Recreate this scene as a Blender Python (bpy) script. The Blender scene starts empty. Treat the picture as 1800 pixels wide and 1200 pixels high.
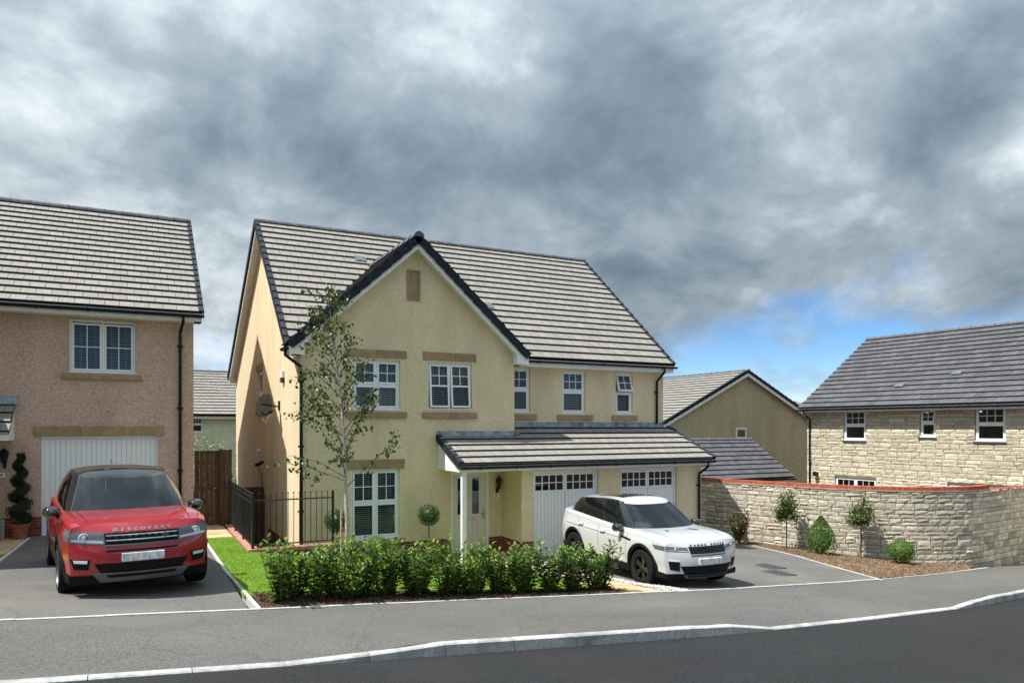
import bpy, bmesh, math, random
from mathutils import Vector, Matrix, noise
random.seed(7)
PI = math.pi
SC = bpy.context.scene
COL = SC.collection

# ------------------------------------------------------------------ camera
VH, FPX = 750.0, 1284.5
ANG = math.atan(2500 / FPX)
CAMP = Vector((-3.35, -17.28, 3.25))
cd = bpy.data.cameras.new('camera'); cam = bpy.data.objects.new('camera', cd); COL.objects.link(cam)
cd.sensor_width = 36; cd.lens = 36 * FPX / 1800; cd.shift_y = 150 / 1800
cd.clip_start = .1; cd.clip_end = 3000
cam.location = CAMP; cam.rotation_euler = (PI / 2, 0, -(PI / 2 - ANG))
SC.camera = cam
E1 = (math.sin(ANG), math.cos(ANG)); E2 = (-math.cos(ANG), math.sin(ANG))

def ray(u, v):
    a, b = (u - 900) / FPX, (VH - v) / FPX
    return Vector((a * E1[0] + E1[1], a * E2[0] + E2[1], b))
def onX(u, v, X): d = ray(u, v); return CAMP + d * ((X - CAMP.x) / d.x)
def onY(u, v, Y): d = ray(u, v); return CAMP + d * ((Y - CAMP.y) / d.y)
def depth(p): return (p[0] - CAMP.x) * E1[1] + (p[1] - CAMP.y) * E2[1]

# ------------------------------------------------------------------ world and sun
SKY_OFF = [(11.954, 6.894, 0), (0.03, 6.929, 0), (16.463, 8.469, 0), (11.597, 3.234, 0)]
SUN = Vector((-.56, .035, 1)).normalized()
world = bpy.data.worlds.new('World'); SC.world = world; world.use_nodes = True
def build_world():
    nt = world.node_tree; nt.nodes.clear(); N = nt.nodes.new; L = nt.links.new
    out = N('ShaderNodeOutputWorld'); bg = N('ShaderNodeBackground'); L(bg.outputs[0], out.inputs[0])
    sky = N('ShaderNodeTexSky'); sky.sky_type = 'NISHITA'; sky.sun_disc = False
    sky.sun_elevation = math.asin(SUN.z); sky.sun_rotation = math.atan2(SUN.x, SUN.y)
    sky.air_density = .75; sky.dust_density = 0.0; sky.ozone_density = 5.0
    skyb = N('ShaderNodeVectorMath'); skyb.operation = 'SCALE'; skyb.inputs['Scale'].default_value = .095
    hsv = N('ShaderNodeHueSaturation'); hsv.inputs['Saturation'].default_value = 1.18; L(sky.outputs[0], hsv.inputs['Color']); L(hsv.outputs[0], skyb.inputs[0])
    tc = N('ShaderNodeTexCoord'); sep = N('ShaderNodeSeparateXYZ'); L(tc.outputs['Generated'], sep.inputs[0])
    def math_(op, a, b=None, c=None):
        m = N('ShaderNodeMath'); m.operation = op
        for i, x in enumerate((a, b, c)):
            if x is None: continue
            if isinstance(x, (int, float)): m.inputs[i].default_value = x
            else: L(x, m.inputs[i])
        return m.outputs[0]
    # cloud deck: directions projected on a curved layer overhead
    zc = math_('MAXIMUM', sep.outputs[2], 0.0)
    den = math_('ADD', zc, .48)
    cx = math_('DIVIDE', sep.outputs[0], den); cy = math_('DIVIDE', sep.outputs[1], den)
    comb = N('ShaderNodeCombineXYZ'); L(cx, comb.inputs[0]); L(cy, comb.inputs[1])
    def noise_(scale, detail, rough, dist, off):
        mp = N('ShaderNodeMapping'); mp.inputs['Location'].default_value = off; L(comb.outputs[0], mp.inputs[0])
        n = N('ShaderNodeTexNoise'); n.inputs['Scale'].default_value = scale; n.inputs['Detail'].default_value = detail
        n.inputs['Roughness'].default_value = rough; n.inputs['Distortion'].default_value = dist
        L(mp.outputs[0], n.inputs['Vector']); return n.outputs[0]
    big = noise_(1.7, 2, .5, .5, SKY_OFF[0]); mid = noise_(3.6, 12, .56, .35, SKY_OFF[1]); fine = noise_(11.0, 10, .6, .3, SKY_OFF[2])
    tone = math_('ADD', math_('ADD', math_('MULTIPLY', big, .52), math_('MULTIPLY', mid, .55)), math_('MULTIPLY', fine, .17))
    ramp = N('ShaderNodeValToRGB'); cr = ramp.color_ramp
    cr.elements[0].position = .40; cr.elements[0].color = (.07, .10, .13, 1)
    cr.elements[1].position = .82; cr.elements[1].color = (.64, .685, .71, 1)
    for p, c in ((.54, (.15, .195, .235, 1)), (.63, (.235, .285, .325, 1)), (.68, (.33, .38, .415, 1)), (.735, (.45, .50, .53, 1))):
        e = cr.elements.new(p); e.color = c
    L(tone, ramp.inputs[0])
    # an overcast sky is about three times brighter overhead than at the horizon, and brighter still round the veiled sun
    dot = N('ShaderNodeVectorMath'); dot.operation = 'DOT_PRODUCT'; L(tc.outputs['Generated'], dot.inputs[0]); dot.inputs[1].default_value = SUN
    glow = math_('MULTIPLY', math_('POWER', math_('MAXIMUM', dot.outputs['Value'], 0.0), 7.0), 1.0)
    lum = math_('ADD', math_('ADD', .93, math_('MULTIPLY', math_('POWER', zc, 1.5), 1.15)), glow)
    cl = N('ShaderNodeVectorMath'); cl.operation = 'SCALE'; L(ramp.outputs[0], cl.inputs[0]); L(lum, cl.inputs['Scale'])
    # cover: closed overhead, gaps of blue low down
    low = N('ShaderNodeMapRange'); low.inputs[1].default_value = .10; low.inputs[2].default_value = .26
    low.inputs[3].default_value = .18; low.inputs[4].default_value = -.14; L(sep.outputs[2], low.inputs[0])
    gapn = noise_(2.0, 8, .55, .3, SKY_OFF[3])
    gap = math_('SUBTRACT', gapn, low.outputs[0])
    cover = N('ShaderNodeMapRange'); cover.inputs[1].default_value = .30; cover.inputs[2].default_value = .44; L(gap, cover.inputs[0])
    mix = N('ShaderNodeMix'); mix.data_type = 'RGBA'; L(cover.outputs[0], mix.inputs['Factor'])
    L(skyb.outputs[0], mix.inputs['A']); L(cl.outputs[0], mix.inputs['B'])
    L(mix.outputs['Result'], bg.inputs[0]); bg.inputs[1].default_value = 1.0
build_world()
sd = bpy.data.lights.new('sun', 'SUN'); sd.energy = 5.0; sd.angle = math.radians(.53); sd.color = (1, .97, .915)
sun = bpy.data.objects.new('sun', sd); COL.objects.link(sun)
sun.location = (-20, 0, 40); sun.rotation_euler = SUN.to_track_quat('Z', 'Y').to_euler()
SC.view_settings.view_transform = 'Standard'; SC.view_settings.look = 'None'
SC.view_settings.exposure = .64; SC.view_settings.gamma = 1
SC.render.engine = 'CYCLES'

# ------------------------------------------------------------------ materials
MATS = {}
def new_mat(name):
    m = bpy.data.materials.new(name); m.use_nodes = True; nt = m.node_tree
    return m, nt, nt.nodes['Principled BSDF']
def lin(c): return (c[0], c[1], c[2], 1)
def plain(name, col, rough=.5, metal=0, spec=.5, coat=0):
    if name in MATS: return MATS[name]
    m, nt, b = new_mat(name)
    b.inputs['Base Color'].default_value = lin(col); b.inputs['Roughness'].default_value = rough
    b.inputs['Metallic'].default_value = metal; b.inputs['Specular IOR Level'].default_value = spec
    if coat: b.inputs['Coat Weight'].default_value = coat; b.inputs['Coat Roughness'].default_value = .03
    MATS[name] = m; return m
def noisy(name, c1, c2, scale=8, rough=.85, bump=0, bscale=60, detail=6, c3=None, s3=.6, rnd=0, bdist=.02, spec=.3, stretch=None, ramp=(.35, .65), macro=0):
    """two-tone noise colour, optional large stains (c3), per-piece variation (rnd) and fine relief"""
    if name in MATS: return MATS[name]
    m, nt, b = new_mat(name); N = nt.nodes.new; L = nt.links.new
    tc = N('ShaderNodeTexCoord'); vec = tc.outputs['Object']
    if stretch:
        mp = N('ShaderNodeMapping'); mp.inputs['Scale'].default_value = stretch; L(vec, mp.inputs[0]); vec = mp.outputs[0]
    oi = None
    if rnd:
        oi = N('ShaderNodeObjectInfo'); ge = N('ShaderNodeNewGeometry')
        ad = N('ShaderNodeMath'); ad.operation = 'ADD'; L(oi.outputs['Random'], ad.inputs[0]); L(ge.outputs['Random Per Island'], ad.inputs[1])
        fr = N('ShaderNodeMath'); fr.operation = 'FRACT'; L(ad.outputs[0], fr.inputs[0])
        va = N('ShaderNodeVectorMath'); va.operation = 'ADD'; L(vec, va.inputs[0])
        sc = N('ShaderNodeMath'); sc.operation = 'MULTIPLY'; sc.inputs[1].default_value = 37.0; L(fr.outputs[0], sc.inputs[0])
        L(sc.outputs[0], va.inputs[1]); vec = va.outputs[0]
    n = N('ShaderNodeTexNoise'); n.inputs['Scale'].default_value = scale; n.inputs['Detail'].default_value = detail; L(vec, n.inputs['Vector'])
    r = N('ShaderNodeValToRGB'); r.color_ramp.elements[0].position = ramp[0]; r.color_ramp.elements[1].position = ramp[1]
    r.color_ramp.elements[0].color = lin(c1); r.color_ramp.elements[1].color = lin(c2); L(n.outputs[0], r.inputs[0])
    col = r.outputs[0]
    if c3:
        n3 = N('ShaderNodeTexNoise'); n3.inputs['Scale'].default_value = s3; n3.inputs['Detail'].default_value = 5; L(vec, n3.inputs['Vector'])
        r3 = N('ShaderNodeMapRange'); r3.inputs[1].default_value = .48; r3.inputs[2].default_value = .72; L(n3.outputs[0], r3.inputs[0])
        mx = N('ShaderNodeMix'); mx.data_type = 'RGBA'; L(r3.outputs[0], mx.inputs['Factor']); L(col, mx.inputs['A']); mx.inputs['B'].default_value = lin(c3)
        col = mx.outputs['Result']
    if macro:
        nm = N('ShaderNodeTexNoise'); nm.inputs['Scale'].default_value = .45; nm.inputs['Detail'].default_value = 7; nm.inputs['Roughness'].default_value = .65; mq = N('ShaderNodeMapping'); mq.inputs['Scale'].default_value = (.35, 1.3, 1); L(tc.outputs['Object'], mq.inputs[0]); L(mq.outputs[0], nm.inputs['Vector'])
        mr_ = N('ShaderNodeMapRange'); mr_.inputs[1].default_value = .32; mr_.inputs[2].default_value = .68; mr_.inputs[3].default_value = 1 - macro; mr_.inputs[4].default_value = 1 + macro; L(nm.outputs[0], mr_.inputs[0])
        vc = N('ShaderNodeTexVoronoi'); vc.feature = 'DISTANCE_TO_EDGE'; vc.inputs['Scale'].default_value = .55; wz = N('ShaderNodeVectorMath'); wz.operation = 'ADD'; L(tc.outputs['Object'], wz.inputs[0]); L(nm.outputs['Color'], wz.inputs[1]); L(wz.outputs[0], vc.inputs['Vector'])
        ck = N('ShaderNodeMapRange'); ck.inputs[1].default_value = .0; ck.inputs[2].default_value = .006; ck.inputs[3].default_value = .72; ck.inputs[4].default_value = 1.0; L(vc.outputs['Distance'], ck.inputs[0])
        mm_ = N('ShaderNodeMath'); mm_.operation = 'MULTIPLY'; L(mr_.outputs[0], mm_.inputs[0]); L(ck.outputs[0], mm_.inputs[1])
        hm = N('ShaderNodeHueSaturation'); L(mm_.outputs[0], hm.inputs['Value']); L(col, hm.inputs['Color']); col = hm.outputs[0]
    if rnd:
        hs = N('ShaderNodeHueSaturation'); mr = N('ShaderNodeMapRange'); L(fr.outputs[0], mr.inputs[0])
        mr.inputs[3].default_value = 1 - rnd; mr.inputs[4].default_value = 1 + rnd; L(mr.outputs[0], hs.inputs['Value']); L(col, hs.inputs['Color']); col = hs.outputs[0]
    L(col, b.inputs['Base Color']); b.inputs['Roughness'].default_value = rough; b.inputs['Specular IOR Level'].default_value = spec
    if bump:
        nb = N('ShaderNodeTexNoise'); nb.inputs['Scale'].default_value = bscale; nb.inputs['Detail'].default_value = 4; L(vec, nb.inputs['Vector'])
        bp = N('ShaderNodeBump'); bp.inputs['Strength'].default_value = bump; bp.inputs['Distance'].default_value = bdist
        L(nb.outputs[0], bp.inputs['Height']); L(bp.outputs[0], b.inputs['Normal'])
    MATS[name] = m; return m
def roughcast(name, c1, c2, c3, cell=75, bump=.9):
    """wet or dry dash render: small stones of slightly different colours standing proud, streaks of weather"""
    m, nt, b = new_mat(name); N = nt.nodes.new; L = nt.links.new
    tc = N('ShaderNodeTexCoord')
    v = N('ShaderNodeTexVoronoi'); v.inputs['Scale'].default_value = cell; L(tc.outputs['Object'], v.inputs['Vector'])
    nz = N('ShaderNodeTexNoise'); nz.inputs['Scale'].default_value = cell * .6; nz.inputs['Detail'].default_value = 5; L(tc.outputs['Object'], nz.inputs['Vector'])
    sepc = N('ShaderNodeSeparateColor'); L(v.outputs['Color'], sepc.inputs[0])
    r = N('ShaderNodeValToRGB'); e = r.color_ramp.elements; e[0].color = lin(c1); e[1].color = lin(c3); e[0].position = .1; e[1].position = .97
    k = e.new(.6); k.color = lin(c2); L(sepc.outputs[0], r.inputs[0])
    st = N('ShaderNodeTexNoise'); st.inputs['Scale'].default_value = .9; st.inputs['Detail'].default_value = 6
    mp = N('ShaderNodeMapping'); mp.inputs['Scale'].default_value = (1.6, 1.6, .45); L(tc.outputs['Object'], mp.inputs[0]); L(mp.outputs[0], st.inputs['Vector'])
    mr = N('ShaderNodeMapRange'); mr.inputs[1].default_value = .3; mr.inputs[2].default_value = .7; mr.inputs[3].default_value = .88; mr.inputs[4].default_value = 1.07; L(st.outputs[0], mr.inputs[0])
    hs = N('ShaderNodeHueSaturation'); L(mr.outputs[0], hs.inputs['Value']); L(r.outputs[0], hs.inputs['Color']); L(hs.outputs[0], b.inputs['Base Color'])
    b.inputs['Roughness'].default_value = .92; b.inputs['Specular IOR Level'].default_value = .2
    mh = N('ShaderNodeMath'); mh.operation = 'SUBTRACT'; L(nz.outputs[0], mh.inputs[0]); L(v.outputs['Distance'], mh.inputs[1])
    bp = N('ShaderNodeBump'); bp.inputs['Strength'].default_value = bump; bp.inputs['Distance'].default_value = .014
    L(mh.outputs[0], bp.inputs['Height']); L(bp.outputs[0], b.inputs['Normal'])
    MATS[name] = m; return m
def glassy(name, tint, transp, rough=.02, ior=1.62):
    """window glass: part see-through, part mirror"""
    m, nt, b = new_mat(name); N = nt.nodes.new; L = nt.links.new; nt.nodes.remove(b); out = nt.nodes['Material Output']
    t = N('ShaderNodeBsdfTransparent'); t.inputs[0].default_value = lin(tint)
    d = N('ShaderNodeBsdfDiffuse'); d.inputs[0].default_value = (.01, .012, .014, 1)
    g = N('ShaderNodeBsdfGlossy'); g.inputs['Roughness'].default_value = rough; g.inputs[0].default_value = (.95, .97, 1, 1)
    mx = N('ShaderNodeMixShader'); mx.inputs[0].default_value = transp; L(d.outputs[0], mx.inputs[1]); L(t.outputs[0], mx.inputs[2])
    fr = N('ShaderNodeFresnel'); fr.inputs[0].default_value = ior
    m2 = N('ShaderNodeMixShader'); L(fr.outputs[0], m2.inputs[0]); L(mx.outputs[0], m2.inputs[1]); L(g.outputs[0], m2.inputs[2]); L(m2.outputs[0], out.inputs[0])
    MATS[name] = m; return m
def leafmat(name, c1, c2, rough=.35, rnd=.35, trans=.25):
    m, nt, b = new_mat(name); N = nt.nodes.new; L = nt.links.new; out = nt.nodes['Material Output']
    ge = N('ShaderNodeNewGeometry'); r = N('ShaderNodeValToRGB'); r.color_ramp.elements[0].color = lin(c1); r.color_ramp.elements[1].color = lin(c2)
    L(ge.outputs['Random Per Island'], r.inputs[0]); L(r.outputs[0], b.inputs['Base Color'])
    b.inputs['Roughness'].default_value = rough; b.inputs['Specular IOR Level'].default_value = .5
    tr = N('ShaderNodeBsdfTranslucent'); hs = N('ShaderNodeHueSaturation'); hs.inputs['Value'].default_value = 1.5; L(r.outputs[0], hs.inputs['Color']); L(hs.outputs[0], tr.inputs[0])
    mx = N('ShaderNodeMixShader'); mx.inputs[0].default_value = trans; L(b.outputs[0], mx.inputs[1]); L(tr.outputs[0], mx.inputs[2]); L(mx.outputs[0], out.inputs[0])
    MATS[name] = m; return m

white = plain('white_upvc', (.80, .81, .82), .35)
white_paint = noisy('white_fascia', (.74, .74, .72), (.82, .82, .80), 5, .45)
black = plain('black_plastic', (.009, .010, .013), .5, 0, .25)
black_iron = plain('black_iron', (.01, .01, .011), .45)
lead = noisy('lead', (.10, .12, .16), (.30, .34, .40), 5, .55, .3, 20, spec=.5)
cream = roughcast('cream_render', (.68, .55, .345), (.78, .648, .425), (.85, .735, .525), 60, .8)
pink = roughcast('pink_render', (.50, .325, .255), (.62, .43, .345), (.78, .615, .52), 60, 1.0)
beige = roughcast('beige_render', (.36, .30, .175), (.48, .405, .25), (.58, .51, .35), 40, .6)
green_render = noisy('green_render', (.50, .57, .40), (.60, .66, .48), 3, .9, .3, 80)
buff = noisy('buff_stone', (.30, .21, .12), (.38, .275, .165), 9, .85, .25, 70, c3=(.26, .18, .10), s3=2, rnd=.08)
tile_light = noisy('roof_tile_light', (.21, .197, .177), (.262, .248, .224), 9, .8, .25, 90, rnd=.08, stretch=(1, .4, 1))
tile_edge = plain('roof_tile_edge', (.028, .029, .033), .8)  # near-black on tile butts, sides and undersides, and on roof decks
tile_dark = noisy('roof_tile_dark', (.062, .062, .070), (.105, .105, .114), 14, .6, .2, 90, rnd=.2)
ridge_m = noisy('ridge_tile', (.07, .075, .09), (.13, .135, .15), 8, .7)
verge_m = noisy('verge_unit', (.014, .017, .025), (.028, .033, .045), 8, .7, spec=.2)
brick_m = noisy('red_brick', (.14, .030, .022), (.26, .065, .042), 12, .85, .4, 80, rnd=.25)
mortar = noisy('mortar', (.20, .17, .135), (.28, .245, .20), 30, .95, .3, 120)
stone_m = noisy('pale_limestone', (.56, .50, .39), (.79, .73, .60), 6, .9, 1.0, 11, c3=(.50, .42, .30), s3=3, rnd=.2, bdist=.06)
stone_h = noisy('house_limestone', (.57, .505, .375), (.74, .67, .52), 6, .9, .9, 11, c3=(.46, .37, .245), s3=2, rnd=.16, bdist=.05)
asph_road = noisy('road_asphalt', macro=.16, c1=(.010, .0105, .0115), c2=(.026, .027, .029), scale=38, rough=.85, bump=.6, bscale=90, detail=8, c3=(.022, .022, .0235), s3=.7, bdist=.01)
asph_pave = noisy('pavement_asphalt', macro=.17, c1=(.07, .0685, .065), c2=(.145, .142, .135), scale=40, rough=.9, bump=.7, bscale=80, detail=8, c3=(.125, .12, .108), s3=.8, bdist=.012, ramp=(.3, .7))
asph_drive = noisy('driveway_asphalt', macro=.16, c1=(.08, .0775, .074), c2=(.155, .151, .144), scale=38, rough=.9, bump=.6, bscale=80, detail=8, c3=(.165, .15, .125), s3=.6, bdist=.012, ramp=(.28, .72))
kerb_m = noisy('concrete_kerb', (.34, .34, .33), (.46, .46, .45), 18, .85, .35, 90, c3=(.20, .20, .195), s3=2.5, rnd=.12)
edging_m = noisy('pale_edging', (.42, .42, .40), (.58, .58, .56), 9, .8, .2, 80)
soil = noisy('soil', (.05, .033, .02), (.11, .075, .045), 25, .95, .6, 40)
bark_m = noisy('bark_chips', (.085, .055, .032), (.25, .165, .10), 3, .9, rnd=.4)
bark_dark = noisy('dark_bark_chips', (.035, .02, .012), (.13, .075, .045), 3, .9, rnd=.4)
turf = noisy('turf', (.09, .16, .012), (.14, .23, .02), 12, .95)
grass_m = leafmat('grass_blades', (.12, .24, .012), (.27, .43, .03), .5, trans=.35)
slab_m = noisy('buff_paving', (.40, .29, .16), (.50, .38, .23), 10, .85, .2, 80, rnd=.12)
wood_m = noisy('brown_fence_wood', (.045, .022, .01), (.12, .06, .025), 5, .7, .3, 30, rnd=.2, stretch=(6, 6, .5))
glass_w = glassy('window_glass', (.85, .9, .93), .85, ior=1.38)
glass_dark = glassy('dark_window_glass', (.3, .33, .36), .5)
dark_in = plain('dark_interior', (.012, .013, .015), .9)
blind_m = plain('white_blind', (.62, .63, .62), .6)

# ------------------------------------------------------------------ mesh helpers
class MB:
    def __init__(s): s.v = []; s.f = []; s.mi = []
    def add(s, vs, fs, mi=0):
        o = len(s.v); s.v += [tuple(p) for p in vs]; s.f += [tuple(i + o for i in f) for f in fs]; s.mi += [mi] * len(fs); return s
    def box(s, x0, x1, y0, y1, z0, z1, mi=0, M=None):
        vs = [Vector((x, y, z)) for z in (z0, z1) for y in (y0, y1) for x in (x0, x1)]
        if M: vs = [M @ p for p in vs]
        return s.add(vs, [(0, 2, 3, 1), (4, 5, 7, 6), (0, 1, 5, 4), (2, 6, 7, 3), (0, 4, 6, 2), (1, 3, 7, 5)], mi)
    def prism(s, poly, axis, a, b, mi=0):
        """poly of 2-D points extruded along axis from a to b (axis 'x': poly is (y,z); 'y': (x,z); 'z': (x,y))"""
        def P(q, t): return {'x': (t, q[0], q[1]), 'y': (q[0], t, q[1]), 'z': (q[0], q[1], t)}[axis]
        n = len(poly); vs = [P(q, a) for q in poly] + [P(q, b) for q in poly]
        fs = [tuple(range(n))[::-1], tuple(range(n, 2 * n))] + [(i, (i + 1) % n, (i + 1) % n + n, i + n) for i in range(n)]
        return s.add(vs, fs, mi)
    def tube(s, pts, r, n=10, mi=0, caps=True):
        pts = [Vector(p) for p in pts]; rr = r if isinstance(r, (list, tuple)) else [r] * len(pts)
        base = len(s.v); up = Vector((0, 0, 1))
        for i, p in enumerate(pts):
            t = (pts[min(i + 1, len(pts) - 1)] - pts[max(i - 1, 0)]).normalized()
            a = t.cross(up if abs(t.z) < .95 else Vector((1, 0, 0))).normalized(); b = t.cross(a)
            for k in range(n):
                g = 2 * PI * k / n; s.v.append(tuple(p + (a * math.cos(g) + b * math.sin(g)) * rr[i]))
        for i in range(len(pts) - 1):
            for k in range(n):
                s.f.append((base + i * n + k, base + i * n + (k + 1) % n, base + (i + 1) * n + (k + 1) % n, base + (i + 1) * n + k)); s.mi.append(mi)
        if caps:
            s.f.append(tuple(base + k for k in range(n))[::-1]); s.f.append(tuple(base + (len(pts) - 1) * n + k for k in range(n))); s.mi += [mi, mi]
        return s
    def lathe(s, prof, n=24, c=(0, 0, 0), axis='z', mi=0):
        """prof: list of (r, h) turned about the axis through c"""
        base = len(s.v)
        for r, h in prof:
            for k in range(n):
                g = 2 * PI * k / n; a, b = r * math.cos(g), r * math.sin(g)
                s.v.append({'z': (c[0] + a, c[1] + b, c[2] + h), 'y': (c[0] + a, c[1] + h, c[2] + b), 'x': (c[0] + h, c[1] + a, c[2] + b)}[axis])
        for i in range(len(prof) - 1):
            for k in range(n):
                s.f.append((base + i * n + k, base + i * n + (k + 1) % n, base + (i + 1) * n + (k + 1) % n, base + (i + 1) * n + k)); s.mi.append(mi)
        return s
    def grid(s, rows, mi=0, close=False):
        """rows: list of equal-length point lists"""
        base = len(s.v); m = len(rows[0])
        for r in rows: s.v += [tuple(p) for p in r]
        for i in range(len(rows) - 1):
            for k in range(m if close else m - 1):
                s.f.append((base + i * m + k, base + i * m + (k + 1) % m, base + (i + 1) * m + (k + 1) % m, base + (i + 1) * m + k)); s.mi.append(mi)
        return s
    def mesh(s, name, mats, smooth=False):
        me = bpy.data.meshes.new(name); me.from_pydata(s.v, [], s.f)
        for m in (mats if isinstance(mats, (list, tuple)) else [mats]): me.materials.append(m)
        if len(me.materials) > 1: me.polygons.foreach_set('material_index', s.mi)
        if smooth: me.polygons.foreach_set('use_smooth', [True] * len(me.polygons))
        bm = bmesh.new(); bm.from_mesh(me); bmesh.ops.recalc_face_normals(bm, faces=bm.faces); bm.to_mesh(me); bm.free()
        me.update(); return me
    def build(s, name, mats, parent=None, smooth=False, bevel=0):
        o = link(name, s.mesh(name, mats, smooth), parent)
        if bevel:
            b = o.modifiers.new('bevel', 'BEVEL'); b.width = bevel; b.segments = 2; b.limit_method = 'ANGLE'
        return o
WORLDC = {}   # things whose parts are written in world coordinates
def link(name, me, parent=None, M=None):
    o = bpy.data.objects.new(name, me); COL.objects.link(o)
    if parent:
        o.parent = parent
        if parent.name in WORLDC: o.matrix_parent_inverse = WORLDC[parent.name]
    if M is not None: o.matrix_basis = M
    return o
def thing(name, label, cat, loc=(0, 0, 0), rz=0, group=None, kind=None):
    o = bpy.data.objects.new(name, None); COL.objects.link(o); o.empty_display_size = .2
    o.location = loc; o.rotation_euler = (0, 0, rz); return tag(o, label, cat, group, kind)
def tag(o, label=None, cat=None, group=None, kind=None):
    for k, v in (('label', label), ('category', cat), ('group', group), ('kind', kind)):
        if v: o[k] = v
    return o
def wthing(name, label, cat, loc, group=None):
    o = thing(name, label, cat, loc, 0, group); WORLDC[o.name] = Matrix.Translation(-Vector(loc)); return o
def struct(o): o['kind'] = 'structure'; return o
def box(name, mat, parent, x0, x1, y0, y1, z0, z1, bevel=0): return MB().box(x0, x1, y0, y1, z0, z1).build(name, mat, parent, bevel=bevel)
ORD = 'first second third fourth fifth sixth seventh eighth ninth tenth eleventh twelfth thirteenth fourteenth fifteenth sixteenth seventeenth eighteenth nineteenth twentieth twenty-first twenty-second twenty-third twenty-fourth'.split()
def sstep(a, b, x): t = max(0, min(1, (x - a) / (b - a))); return t * t * (3 - 2 * t)
def lerp(a, b, t): return a + (b - a) * t
def interp(pts, x):
    if x <= pts[0][0]: return pts[0][1]
    for (a, p), (b, q) in zip(pts, pts[1:]):
        if x <= b: return lerp(p, q, (x - a) / (b - a))
    return pts[-1][1]

# ================================================================== GROUND AND STREET
def S(X): return 1.0 - .078 * (max(-30, min(45, X)) + 4)
YE = [(-40, -7.3), (-4.7, -7.26), (-1.86, -7.14), (.77, -7.02), (4.09, -6.9), (5.7, -6.85), (8.7, -6.62), (11.7, -6.29), (14.2, -5.88), (16.5, -5.4), (20.3, -4.62), (30, -3.75), (45, -2.4)]
YK = [(-40, -9.25), (-1.4, -9.27), (2, -9.25), (4.6, -9.2), (7.6, -8.96), (11.2, -8.55), (13.75, -8.1), (16.5, -7.45), (20.3, -6.6), (30, -5.4), (45, -4)]
KT = [(-40, -.115), (-1.5, -.115), (-.35, 0), (4.35, 0), (5.15, -.115), (11.0, -.115), (12.1, 0), (60, 0)]
def ye(X): return interp(YE, X)
def yk(X): return interp(YK, X)
def ktop(X): return S(X) + interp(KT, X)
PF = [(-60, .80), (-1.6, .80), (-1.2, .77), (.3, .42), (3.0, -.08), (3.9, -.05), (11.0, -.05), (11.8, -.22), (13, -.33), (16, -.56), (20, -.87)]
YB = [(-2, 2.0), (0, -1.0), (11, -1.0), (13, 1.0)]
def H(X, Y):
    e = ye(X); b = interp(YB, X); t = max(0, min(1, (Y - e) / (b - e)))
    p = interp(PF, X) if X < 16 else S(X)
    return lerp(S(X), p, t)
def sheet(name, mat, xs, yfun, ny, zoff=0, zf=H, parent=None):
    """surface over xs between yfun(x) = (ya, yb)"""
    rows = []
    for x in xs:
        a, b = yfun(x); rows.append([(x, lerp(a, b, j / ny), zf(x, lerp(a, b, j / ny)) + zoff) for j in range(ny + 1)])
    return MB().grid(rows).build(name, mat, parent, smooth=True)
def frange(a, b, st):
    n = max(1, round((b - a) / st)); return [a + (b - a) * i / n for i in range(n + 1)]

# wide ground sheet to the horizon
def HG(x, y):
    z = S(x) - .5
    if y > -6.5 and -26 < x < 40: z = min(z, -.75)
    if y > 14: z = lerp(min(z, -.75), -2.6, sstep(14, 26, y))
    return z
gx = [-1500, -500, -200, -80] + frange(-45, 55, 2.5) + [90, 220, 600, 1500]
gy = [-1200, -400, -150, -60] + frange(-34, 45, 2.0) + [80, 200, 500, 1500]
struct(MB().grid([[(x, y, HG(x, y)) for y in gy] for x in gx]).build('ground', soil, smooth=True))
tag(bpy.data.objects['ground'], 'dark earth under the lawns beyond the gardens')
xs_all = frange(-34, 45, .5)
struct(sheet('road', asph_road, xs_all, lambda x: (yk(x) + .02, -34), 10, zf=lambda x, y: S(x) - .14))
def zpave(x, y): return lerp(ktop(x), S(x), sstep(yk(x), yk(x) + 1.3, y))
struct(sheet('pavement', asph_pave, xs_all, lambda x: (yk(x) + .11, ye(x) + .02), 10, -.004, zf=zpave))
# kerb stones along the road, one by one
kerb = tag(thing('kerb', None, None, (0, 0, 0), kind='structure'), 'row of pale concrete kerb stones dropped at both driveways')
x = -12.0
while x < 30:
    L_ = .915; d = math.hypot(1, (yk(x + L_) - yk(x)) / L_); x2 = x + L_ / d
    m = MB(); rows = []
    for X in (x + .004, x2 - .004):
        t = ktop(X); y = yk(X); rows.append([(X, y, t - .34), (X, y, t - .014), (X, y + .016, t), (X, y + .125, t), (X, y + .125, t - .34)])
    m.grid(rows, close=True); m.add(rows[0], [(4, 3, 2, 1, 0)]); m.add(rows[1], [(0, 1, 2, 3, 4)])
    m.build('kerb_stone', kerb_m, kerb); x = x2
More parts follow.
